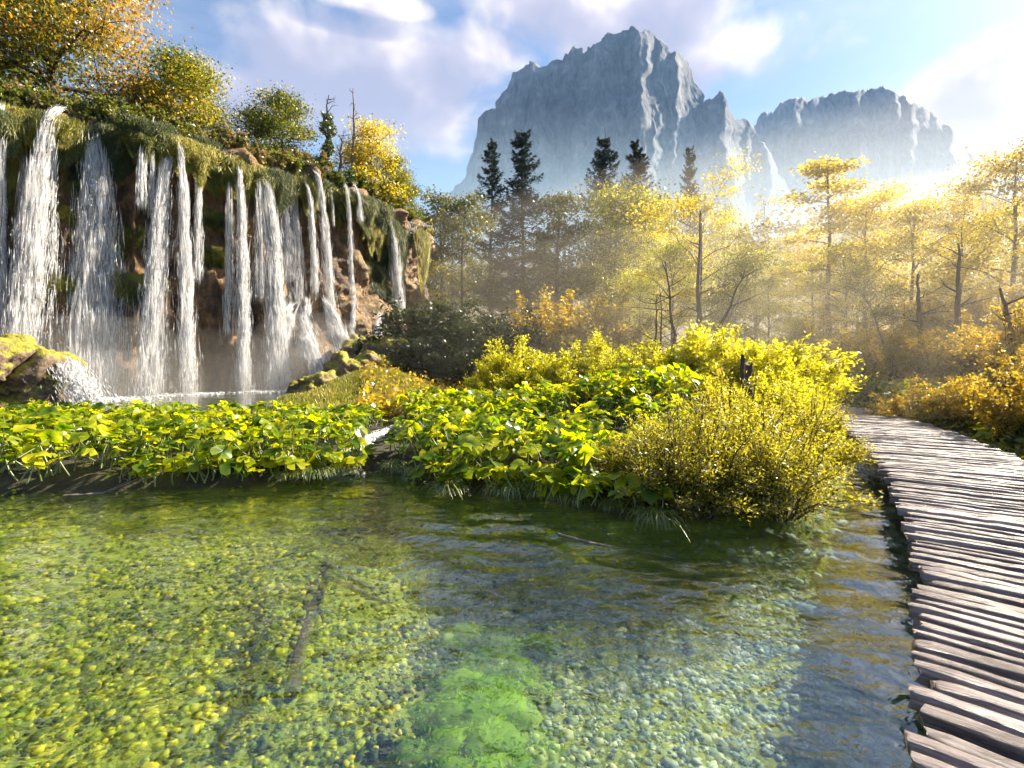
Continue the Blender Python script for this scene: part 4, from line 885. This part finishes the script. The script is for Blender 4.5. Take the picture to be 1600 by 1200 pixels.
for i, u in enumerate(range(-20, 600, 20)):
    s = float(u2s(u)); d = float(cpath(s)[1]); vl = VH - (float(clip_z(s)) - H) / d * F
    moss(u + rng.uniform(-5, 5), vl + rng.uniform(-2, 10), rng.uniform(.8, 1.5), rng.uniform(.6, 1.7) * (1.5 if u < 70 else 1), ORD[i] + ' moss curtain over the cliff lip from the left edge', 'moss curtains along the cliff lip', i)
for i, (u, v, sx, sz, lab) in enumerate([(20, 250, 1.6, 1.9, 'long dark moss curtain between the two leftmost falls'), (62, 240, 1.5, 1.8, 'broad moss curtain left of the leftward slanting fall'), (118, 225, 1.2, 1.2, 'moss tuft between the slanting fall and the widest waterfall'), (172, 205, .8, 1.1, 'yellow moss cone touching the widest waterfall on its right'),
   (205, 205, 1.2, 1.0, 'moss clump over the dark hollow'), (248, 205, .6, 1.7, 'narrow long moss strand above the straight bright column'), (310, 225, .8, 1.3, 'yellow moss tuft above the short thin fall'), (345, 262, 1.0, 1.1, 'brown moss clump left of the mid cliff column'), (395, 270, 1.1, 1.3, 'straw coloured moss tuft left of the dense white waterfall'),
   (418, 285, .8, 1.2, 'round green moss tuft above the dense white waterfall'), (437, 272, .9, 1.5, 'moss beard right of the dense white waterfall'), (470, 285, 1.0, 1.5, 'ragged moss beard left of the dead trees'), (605, 360, 1.3, 3.0, 'bright green moss flank at the far cliff end'), (628, 370, 1.4, 3.2, 'outermost bright moss flank of the cliff'), (532, 300, .7, 1.6, 'brown moss strand under the short dead trunk'), (572, 350, 1.3, 1.6, 'moss apron on the rock right of the long thin straight fall'), (588, 385, 1.3, 1.6, 'moss apron low on the rock before the far sunlit fall'), (562, 410, 1.2, 1.3, 'green moss beard midway down the far rock'), (583, 450, 1.3, 1.4, 'lowest green moss beard on the far rock'), (612, 430, 1.2, 1.8, 'moss beard right of the far sunlit fall')]):
    moss(u, v, sx, sz, lab, 'moss tufts between the falls', i)
for i, (u, v, sx, sz) in enumerate([(110, 330, .7, 1.1), (190, 350, .8, 1.0), (205, 440, 1.0, 1.1), (335, 390, .9, 1.0), (330, 330, .7, .9), (575, 330, .9, 1.2), (585, 420, .8, 1.4), (420, 480, .7, .8), (100, 440, .8, 1.0)]):
    moss(u, v, sx, sz, 'small moss patch on the rock face ' + ('beside the slanting fall', 'right of the widest waterfall', 'low between the widest waterfall and the bright column', 'at mid height left of the slim column', 'below the lip left of the slim column', 'high at the far cliff end', 'low at the far cliff end', 'low behind the dense white waterfall', 'low beside the slanting fall')[i], 'moss patches on the rock face', i)
# ------------------------------------------------------------------ broad leaved butterbur
def burr_leaf(k):
    rng = np.random.default_rng(200 + k); bag = Bag(); n = 16; th = np.linspace(.28, 2 * math.pi - .28, n); rim = 1 + .10 * np.sin(th * 5 + k) + rng.normal(0, .05, n)
    lob = 1 + .18 * np.cos(th); cup = .22 * rng.uniform(-.3, 1.3)
    rows = []
    for r in (.0, .5, 1.0):
        w = rim * lob if r > .8 else np.ones(n) * 1.0
        x = r * np.cos(th) * w; y = r * np.sin(th) * w
        z = cup * r * r * .55 + .13 * r * r * np.sin(th * 3 + k * 2) + (.05 * np.sin(th * 9 + k) if r > .8 else .03 * np.sin(th * 8)) - .25 * (np.clip(np.abs(y) - .55, 0, 1))
        rows.append(np.stack([x * .5, y * .5, z * .5], -1))
    bag.add(np.concatenate(rows), grid_faces(3, n), np.repeat([.25, .5, .7], n))
    return bag.mesh('leaf_%d' % k, M['butterbur'])
BL = [burr_leaf(k) for k in range(9)]
sb = Bag(); tube(sb, [(0, 0, 0), (.04, 0, -.35), (.02, 0, -.75)], [.010, .013, .016], 5); STALK = sb.mesh('stalk', M['grass'], True)
def clump(x, y, label, group, nl, hgt, seed, size=.34, spread=.42, out=None, z0=None):
    rng = np.random.default_rng(seed); z = float(gz(x, y)) if z0 is None else z0
    o = obj('butterbur_plant', None, loc=(x, y, z), label=label, cat='plant', group=group)
    for k in range(nl):
        a = rng.uniform(0, 6.28); r = spread * math.sqrt(rng.uniform(.0, 1)); lx, ly = r * math.cos(a), r * math.sin(a); hh = hgt * rng.uniform(.55, 1.12) * (1 - .35 * (r / spread) ** 2)
        if out is not None: lx += out[0] * .12; ly += out[1] * .12
        s = size * rng.uniform(.4, 1.35); tilt = rng.normal(.35, .35)
        lf = obj('leaf', BL[rng.integers(0, 9)], parent=o, loc=(lx, ly, hh), rot=(rng.normal(0, .3), tilt, a + rng.normal(0, .5)), sc=s)
        if hh > .25: obj('stalk', STALK, parent=lf, sc=(1 / s * .8, 1 / s * .8, hh / .75 / s))
rng = np.random.default_rng(8); SH = np.array(SHORE)
def scatter(n, ulo, uhi, dlo, dhi, mind, seed):
    rng = np.random.default_rng(seed); got = []
    for _ in range(n * 60):
        d = rng.uniform(dlo, dhi); u = rng.uniform(ulo, uhi); x = (u - 800) / F * d
        if sdf(POND, np.array([x]), np.array([d]))[0] < .06 or sdf(POOL, np.array([x]), np.array([d]))[0] < .1: continue
        if any((x - a) ** 2 + (d - b) ** 2 < mind ** 2 for a, b in got): continue
        if 545 < u < 640 and d < 9.6 + (u - 545) * .03: continue
        got.append((x, d))
        if len(got) >= n: break
    return got
LA = 'broad leaved butterbur in the bed left of the small cascade'; LB = 'broad leaved butterbur in the bed right of the small cascade'
seed = 1000
for x, y in scatter(105, -60, 600, 7.0, 12.6, .42, 1): seed += 1; clump(x, y, LA + (', near the pool' if y > 10.3 else ', in the middle'), 'butterbur left of the small cascade, ' + ('back' if y > 10.3 else 'middle'), 17, .62 if y < 10.5 else .5, seed, .23)
for x, y in scatter(95, 622, 1075, 6.6, 13.5, .45, 2): seed += 1; clump(x, y, LB + (', at its back' if y > 10.6 else ', in the middle'), 'butterbur right of the small cascade, ' + ('back' if y > 10.6 else 'middle'), 17, .62 if y < 11 else .7, seed, .26)
for i in range(3, 22):                                         # the overhanging front row
    (x0, y0), (x1, y1) = SH[i], SH[i + 1]; L = math.hypot(x1 - x0, y1 - y0)
    if SHORE_PX[i][0] > 1010: break
    for q in np.arange(.1, 1, .48 / max(L, .48)):
        u = SHORE_PX[i][0]; seed += 1
        if 520 < u < 640: continue
        x, y = x0 + (x1 - x0) * q, y0 + (y1 - y0) * q + .12; left = u < 600
        clump(x, y, (LA if left else LB) + ', overhanging the water', 'butterbur %s of the small cascade, front' % ('left' if left else 'right'), 14, .40, seed, .26, .36, (0, -1), .10)
LC = 'broad leaved plant in the undergrowth right of the boardwalk'
for k in range(84):
    q = rng.uniform(.42, .86); i = int(q * 899); sd = 1.95 + abs(rng.normal(0, .75)); x, y = ex[i] + ty[i] * (sd + .25), ey[i] - tx[i] * (sd + .25); seed += 1
    clump(x, y, LC, 'undergrowth right of the boardwalk', 10, .5, seed, .30, .45)
LD = 'broad leaved plant filling the ground behind the right leaf bed'
for x, y in scatter(40, 640, 1010, 13.5, 17.5, .6, 3): seed += 1; clump(x, y, LD, 'far butterbur behind the right leaf bed', 9, .5, seed, .36, .5)
# grass tufts hanging at the water edge
def tuft_mesh(seed):
    rng = np.random.default_rng(seed); bag = Bag(); n = 170
    for k in range(n):
        a = rng.uniform(0, 6.28); L = rng.uniform(.25, .55); d = np.array([math.cos(a), math.sin(a) - .5, 0]) * rng.uniform(.3, .9); b = np.array([rng.normal(0, .08), rng.normal(0, .06), 0]); q = np.linspace(0, 1, 5)[:, None]
        P = b + d * L * q + np.array([0, 0, L]) * (q * .9 - 1.0 * q ** 2.2); w = np.array([.006, .007, .006, .004, .001])[:, None]; sdv = np.array([-math.sin(a), math.cos(a), 0])
        V = np.concatenate([P + sdv * w, P - sdv * w]); bag.add(V, np.array([[i, i + 1, i + 6, i + 5] for i in range(4)]), rng.uniform(0, 1))
    return bag.mesh('tuft_%d' % seed, M['grass'])
TM = [tuft_mesh(k) for k in range(4)]
TN = [0, 0]
for i, (u, v) in enumerate([(440, 742), (462, 740), (485, 738), (505, 736), (522, 733), (540, 730), (555, 722), (572, 712), (612, 728), (628, 735), (648, 742), (695, 762), (715, 765), (780, 766), (800, 766), (838, 772), (870, 776), (905, 782), (955, 792), (1010, 806), (1030, 812)]):
    x, y = at_z(u, v + 6, .1); k = int(u > 600); TN[k] += 1; obj('grass_tuft', TM[i % 4], loc=(x, y + .12, .13), rz=(i * .7) % .8 - .4, sc=.6 + .15 * (i % 3), label=ORD[TN[k] - 1] + ' arching grass tuft from the left along the ' + ('left' if u < 600 else 'right') + ' bed edge', cat='grass tuft', group='grass tufts ' + ('left' if u < 600 else 'right') + ' of the small cascade')
# knoll grass
rng = np.random.default_rng(22); n = 26000; C = np.stack([rng.normal(-5.6, 2.0, n), rng.normal(19.0, 2.6, n), np.zeros(n)], -1); k = (sdf(POOL, C[:, 0], C[:, 1]) > .2); C = C[k]; n = len(C); C[:, 2] = gz(C[:, 0], C[:, 1]) + .07
bag = Bag(); leaf_quads(bag, C, .26, rng, .16, .0, .5 + .35 * fbm(C[:, 0] * .7, C[:, 1] * .7, 0, 3, 2) + rng.normal(0, .12, n), axis=np.array([0, 0, 2.0])[None].repeat(n, 0)); obj('grass', bag.mesh('grass', M['knoll']), kind='stuff', label='pale grass covering the knoll before the dark bushes')
# ground cover through the wood and along the banks
n = 45000; rng = np.random.default_rng(23); d = 13 + 40 * rng.uniform(0, 1, n) ** 1.6; u = rng.uniform(560, 1750, n); C = np.stack([(u - 800) / F * d, d, d * 0], -1); dd = np.full(n, 9.0)
for i in range(0, 900, 10): dd = np.minimum(dd, np.hypot(C[:, 0] - ex[i] - ty[i], C[:, 1] - ey[i] + tx[i]))
C = C[(dd > 1.25) & (sdf(POND, C[:, 0], C[:, 1]) > .1) & (sdf(POOL, C[:, 0], C[:, 1]) > .2)]; n = len(C); C[:, 2] = gz(C[:, 0], C[:, 1]) + np.abs(rng.normal(0, .22, n))
bag = Bag(); leaf_quads(bag, C, .2, rng, .55, .6); obj('undergrowth', bag.mesh('undergrowth', M['bush_brown']), kind='stuff', label='leafy undergrowth covering the forest floor')
n = 26000; rng = np.random.default_rng(24); i = (rng.uniform(.30, .90, n) * 899).astype(int); sd = 2.12 + np.abs(rng.normal(0, 1.3, n)); C = np.stack([ex[i] + ty[i] * sd, ey[i] - tx[i] * sd, sd * 0], -1); k = C[:, 0] > 7.4; C = C[k]; sd = sd[k]; n = len(C)
C[:, 2] = np.maximum(gz(C[:, 0], C[:, 1]), .05) + np.abs(rng.normal(0, .16, n)) * np.clip(sd - 1.9, .2, 1.2)
bag = Bag(); leaf_quads(bag, C, .13, rng, .6, .6); obj('undergrowth', bag.mesh('bank_undergrowth', M['shrub']), kind='stuff', label='low green leaves covering the bank right of the boardwalk')
# stump and thin bare trunks
def stump(u, vt, vb, d, r, label, seed):
    bag = Bag(); a = U(u, vb + 25, d); b = U(u, vt, d); n = 7; P = np.linspace(a, b, n); rng = np.random.default_rng(seed); P[:, :2] += rng.normal(0, .015, (n, 2)); th = np.arange(9) / 9 * 6.283
    V = np.array([[p + np.array([math.cos(t) * r * (1 + .16 * rng.normal()), math.sin(t) * r * (1 + .16 * rng.normal()), (rng.uniform(-.12, .06) if i == n - 1 else 0)]) for t in th] for i, p in enumerate(P)])
    i = np.arange(n - 1)[:, None] * 9; j = np.arange(9)[None]; k = (j + 1) % 9; bag.add(V, np.stack([(i + j).ravel(), (i + k).ravel(), (i + 9 + k).ravel(), (i + 9 + j).ravel()], 1)); c = V[-1].mean(0) - np.array([0, 0, .05]); bag.add(np.concatenate([V[-1], c[None]]), np.array([[t, (t + 1) % 9, 9] for t in range(9)]))
    obj('tree_stump', bag.mesh('stump', M['bark']), label=label, cat='stump')
stump(1171, 566, 610, 10.4, .075, 'taller broken dark stump rising from the golden bushes', 3); stump(1161, 556, 600, 11.2, .045, 'thin stump post behind the broken dark stump', 4)
def bare(u0, vb, u1, vt, d, r, label, seed):
    bag = Bag(); a = U(u0, vb + 40, d); b = U(u1, vt, d); rng = np.random.default_rng(seed); t = np.linspace(0, 1, 10)[:, None]; P = a + (b - a) * t + rng.normal(0, .03, (10, 3)); tube(bag, P, r * (1 - .75 * t[:, 0]), 7)
    for k in range(7):
        i = rng.integers(3, 9); e = P[i] + np.array([rng.normal(0, .7), rng.normal(0, .4), rng.uniform(.1, .7)]); tube(bag, [P[i], (P[i] + e) / 2 + rng.normal(0, .05, 3), e], [r * .3, r * .2, .006], 4)
    obj('bare_trunk', bag.mesh('bare_trunk', M['bark'], True), label=label, cat='tree')
bare(1022, 550, 1028, 460, 17.5, .06, 'left one of two thin bare trunks behind the golden bushes', 1); bare(1032, 548, 1034, 455, 17.8, .05, 'right one of two thin bare trunks behind the golden bushes', 2)
bare(1058, 540, 1040, 410, 19, .09, 'crooked bare trunk right of the two thin ones', 3); bare(1105, 515, 1165, 420, 21, .10, 'curved trunk leaning right under the tiered maple', 4); bare(1090, 525, 1094, 330, 24, .15, 'straight dark trunk below the tiered maple', 5)
bare(1495, 520, 1500, 380, 17, .13, 'dark trunk right of the boardwalk bend', 6); bare(1592, 530, 1563, 450, 14, .12, 'slanting trunk near the right edge', 7); bare(1440, 500, 1432, 430, 19, .13, 'short crooked trunk behind the thicket', 8)
# wooded hills behind
rng = np.random.default_rng(40); bag = Bag(); n = 2000; x = rng.uniform(-160, 420, n); y = rng.uniform(95, 420, n); k = 26
z = gz(x, y); hh = rng.uniform(6, 13, n); C = np.stack([x, y, z], -1)[:, None] + rng.normal(0, 1, (n, k, 3)) * np.stack([hh * .2, hh * .2, hh * .28], -1)[:, None] + np.stack([0 * hh, 0 * hh, hh * .5], -1)[:, None]
leaf_quads(bag, C.reshape(-1, 3), 2.0, rng, .8, .4, np.repeat(rng.uniform(.1, .8, n), k) + rng.normal(0, .12, n * k)); obj('distant_forest', bag.mesh('distant_forest', M['far_leaf']), kind='stuff', label='far wooded hillside below the mountains')

# ------------------------------------------------------------------ air
def prism(name, prof, x0, x1, mat, label, skew=0.0):
    """closed body of constant cross section (y, z) along x"""
    P = np.array(prof, float); n = len(P); V = np.concatenate([np.stack([np.full(n, x0), P[:, 0], P[:, 1]], -1), np.stack([np.full(n, x1), P[:, 0] + skew, P[:, 1]], -1)])
    f = [np.array([[i, (i + 1) % n, n + (i + 1) % n, n + i] for i in range(n)]), np.array([list(range(n))[::-1]]), np.array([list(range(n, 2 * n))])]
    me = mesh(name, V, f, mat); b = _bm.new(); b.from_mesh(me); _bm.ops.recalc_face_normals(b, faces=b.faces); b.to_mesh(me); b.free()
    obj(name, me, kind='stuff', label=label)
HAZE = vol_mat('haze', (.34, .58, 1.0), .00007, .1)
prism('haze', [(-3500, -90), (9500, -90), (9500, 1190), (-3500, 1190)], -6500, 6500, HAZE, 'thin blue haze over the whole valley')
# mist lying at the feet of the mountains, thinning upwards
MIST = vol_mat('valley_mist', (.62, .82, 1.0),                 .0055, .1)
zs = np.linspace(0, 1, 9); prof = [(560, 40)] + [(1000 - 440 * (1 - t) ** 2.2, 60 + 500 * t) for t in zs[1:]]
prism('valley_mist', prof + [(1040, 40)], -3200, 3200, MIST, 'pale mist bank at the feet of the mountains')
prof = [(22, -1), (24, 3), (30, 6), (40, 9), (60, 13), (80, 15), (95, 13.5), (108, 8), (118, -1)]
for i, (kz, dn, lab) in enumerate(((1.6, .0020, 'thin upper golden mist over the forest'), (1.2, .0025, 'golden mist between the tree crowns'), (.75, .006, 'dense golden mist low among the trunks'))):
    WOOD = vol_mat('forest_mist', (1.0, .92, .82), dn, .37)
    prism('forest_mist', [(y + (1 - kz) * 3 * (1 if y < 60 else -1), z * kz if z > 0 else z - i * .1) for y, z in prof], -7 + i * .6, 130 + i, WOOD, lab, -100)
def puff(c, r, dens, label, g=.4):
    V0, f0 = ico(3); rr = 1 + .12 * fbm(V0[:, 0] * 1.5, V0[:, 1] * 1.5, V0[:, 2] * 1.5 + c[0], 3, 5); obj('spray_mist', mesh('spray_mist', V0 * rr[:, None] * np.array(r) + np.array(c), f0, vol_mat('spray_mist', (1, .98, .96), dens, g)), kind='stuff', label=label)
for u, w_, h_, dn in ((150, 3.4, 2.8, .07), (300, 4.4, 2.4, .05), (430, 3.4, 3.2, .07), (30, 3.6, 2.4, .05), (540, 3.2, 2.2, .04)):
    c = cpt(u2s(u), .02, 1.2)
    for kk in (1.4, .85): puff((c[0], c[1], .3), (w_ * kk, 2.2 * kk, h_ * kk), dn * .5, 'spray drifting at the foot of the falls')
